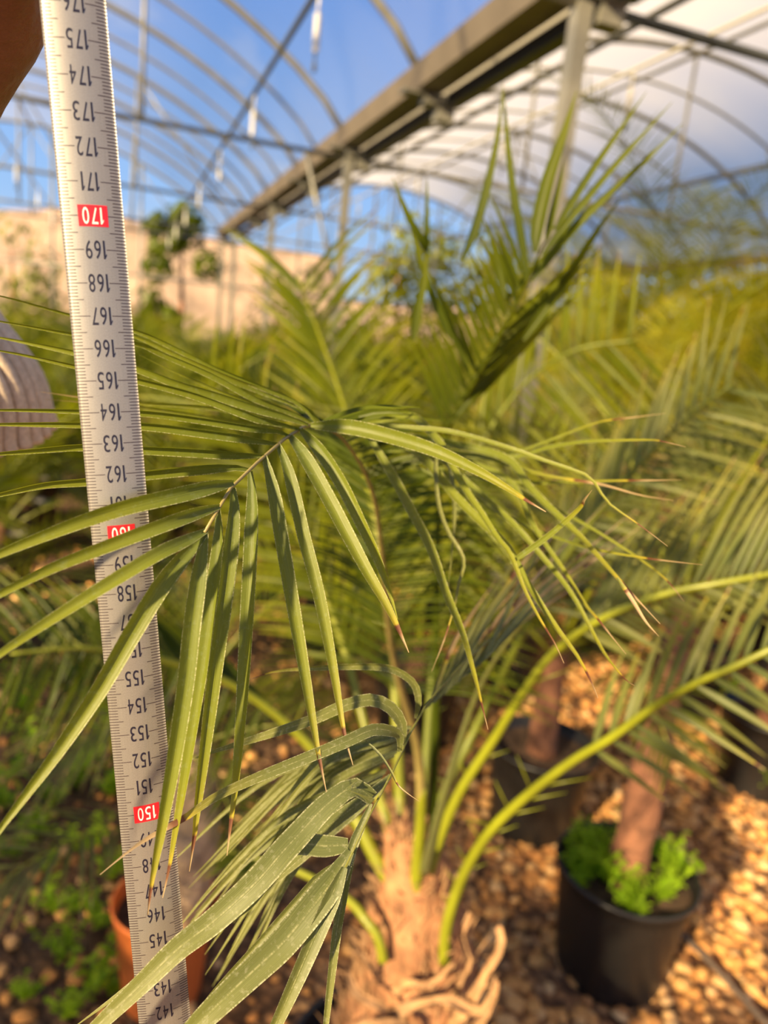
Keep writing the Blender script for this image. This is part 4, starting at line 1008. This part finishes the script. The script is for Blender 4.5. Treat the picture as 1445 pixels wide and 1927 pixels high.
# drip hose on the gravel
mb = MB(); tube(mb, [onz(x, y, 0.03) for x, y in ((1240, 1720), (1290, 1765), (1340, 1815), (1390, 1870), (1440, 1925), (1500, 1990))], 0.008, 8)
tag(mb.build('irrigation_hose', M['hose'], attrs=False), 'grey-brown drip hose lying on the gravel beside the black pot', 'hose')

# trees beyond the greenhouse
def tree(px, d, h, cw, col, lab, name='tree', dens=1400):
    b = R @ np.array([(px-CX)/F, -(600-CY)/F, -1.0]); b = b/np.linalg.norm(b[:2])*d; x, y = b[0], b[1]
    t = empty(name, (x, y, 0), lab, 'tree')
    mb = MB(); tube(mb, [(0, 0, 0), (0.1, 0, h*.4), (0, 0.1, h*.8)], [0.10, 0.08, 0.03], 10); mb.build('trunk', M['trunk'], t, attrs=False)
    mb = MB(); blobs = [(random.uniform(-.8, .8)*cw, random.uniform(-.6, .6)*cw, h*random.uniform(.2, .95), cw*random.uniform(.35, .6)) for _ in range(13)]
    vs = []; fs = []
    for i in range(dens):
        bx, by, bz, br = random.choice(blobs); dv = nrm(np.random.default_rng(i*7+int(px)).standard_normal(3)); p = np.array([bx, by, bz])+dv*br*random.uniform(.5, 1.05)
        a = nrm(np.cross(dv, (random.uniform(-1, 1), random.uniform(-1, 1), 0.3))); b2 = np.cross(dv, a); s = random.uniform(.09, .2)
        k = len(vs); vs += [p+a*s, p+b2*s*.5, p-a*s, p-b2*s*.5]; fs.append((k, k+1, k+2, k+3))
    mb.add(vs, fs, 0, [(0, .6, .5, 2)]*len(vs)); mb.build('crown', M[col], t)
tree(335, 24, 4.6, 1.1, 'leaf_dark', 'dark tree beyond the far end of the roof, right of the tape')
tree(20, 27, 3.8, 1.4, 'leaf_blue', 'grey-green tree in front of the pale bank at far left', dens=700)
tree(560, 26, 3.8, 1.6, 'leaf_blue', 'pale tree beyond the gutter end', dens=800)
for i, px in enumerate((740, 900, 1060, 1230, 1390, 1500)):
    tree(px, 22+2*(i % 3), 4.6+0.5*(i % 2)+ (0.8 if px > 1100 else 0), 2.2, 'leaf_back', ['bushy tree beyond the roof just right of the near post', 'bushy tree behind the upright frond', 'round tree beyond the posts at mid right', 'broad tree behind the tall palms at right', 'tree at the right edge beyond the palms', 'tree outside the right edge'][i])

# ================================================================== the person holding the tape
ps = empty('person', tuple(P(-200, 300, 0.3)), 'person holding the tape top: dark forearm and beige knit sleeve at left edge', 'person')
pso = np.array(ps.location)
def joints(chain): return [(P(x, y, d), r) for x, y, d, r in chain]
V = []; E_ = []; Rd = []
def chain(pts, start=None):
    prev = start
    for x, y, d, r in pts:
        V.append(P(x, y, d)-pso); Rd.append(r); i = len(V)-1
        if prev is not None: E_.append((prev, i))
        prev = i
    return prev
w_ = chain([(-560, 1150, .66, .046), (-430, 900, .58, .044), (-330, 720, .52, .040), (-255, 540, .455, .036), (-215, 380, .37, .034), (-176, 230, .305, .031), (-112, 60, .270, .0275), (-62, -40, .258, .0255)])
pm = chain([(-20, -150, .252, .024), (0, -260, .250, .021)], w_)
for k, (y0, r) in enumerate(((-110, .0088), (-215, .0092), (-320, .0088), (-415, .0072))):
    chain([(30, y0-25, .250, r*1.1), (85, y0-18, .243, r), (135, y0-10, .236, r*.95), (178, y0-5, .224, r*.9), (165, y0, .209, r*.8)], w_+1 if k < 2 else pm)
chain([(0, -90, .238, .0125), (50, -160, .216, .011), (95, -215, .206, .0095), (125, -240, .205, .008)], w_)
me = bpy.data.meshes.new('arm'); me.from_pydata([tuple(v) for v in V], E_, []); me.update()
ao = bpy.data.objects.new('arm', me); link(ao, ps)
sk = ao.modifiers.new('skin', 'SKIN'); sk.use_smooth_shade = True
for i, r in enumerate(Rd): me.skin_vertices[0].data[i].radius = (r, r)
me.skin_vertices[0].data[0].use_root = True
ss = ao.modifiers.new('sub', 'SUBSURF'); ss.levels = 2; ss.render_levels = 2
me.materials.append(M['skin'])
# ribbed knit sleeve pushed up the arm
ax = spline([P(-330, 300, .46), P(-230, 480, .46), P(-130, 640, .465), P(-66, 740, .475), P(-55, 793, .485)], 40)
mb = MB(); vs = []; T = np.gradient(ax, axis=0); seg = 144
rad = np.interp(np.linspace(0, 1, 40), [0, .5, .72, .86, .95, 1], [0.040, .040, .039, .043, .046, .048])
for i in range(40):
    t = nrm(T[i]); a = nrm(np.cross(t, CAM-ax[i])); b = np.cross(a, t); s = i/39
    for k in range(seg):
        th = 2*math.pi*k/seg; rib = 0.0020*math.sin(32*th)*(1 if s > .6 else .25); wr = 0.0025*noise.noise(Vector((math.cos(th)*2, math.sin(th)*2, s*9)))
        vs.append(ax[i]+(rad[i]+rib+wr)*(math.cos(th)*a+math.sin(th)*b)-pso)
mb.add(vs, [(i*seg+k, i*seg+(k+1) % seg, (i+1)*seg+(k+1) % seg, (i+1)*seg+k) for i in range(39) for k in range(seg)])
sv = mb.build('sleeve', M['knit'], ps, attrs=False); sd_ = sv.modifiers.new('thick', 'SOLIDIFY'); sd_.thickness = 0.003
tag(sv, 'beige ribbed knit sleeve')
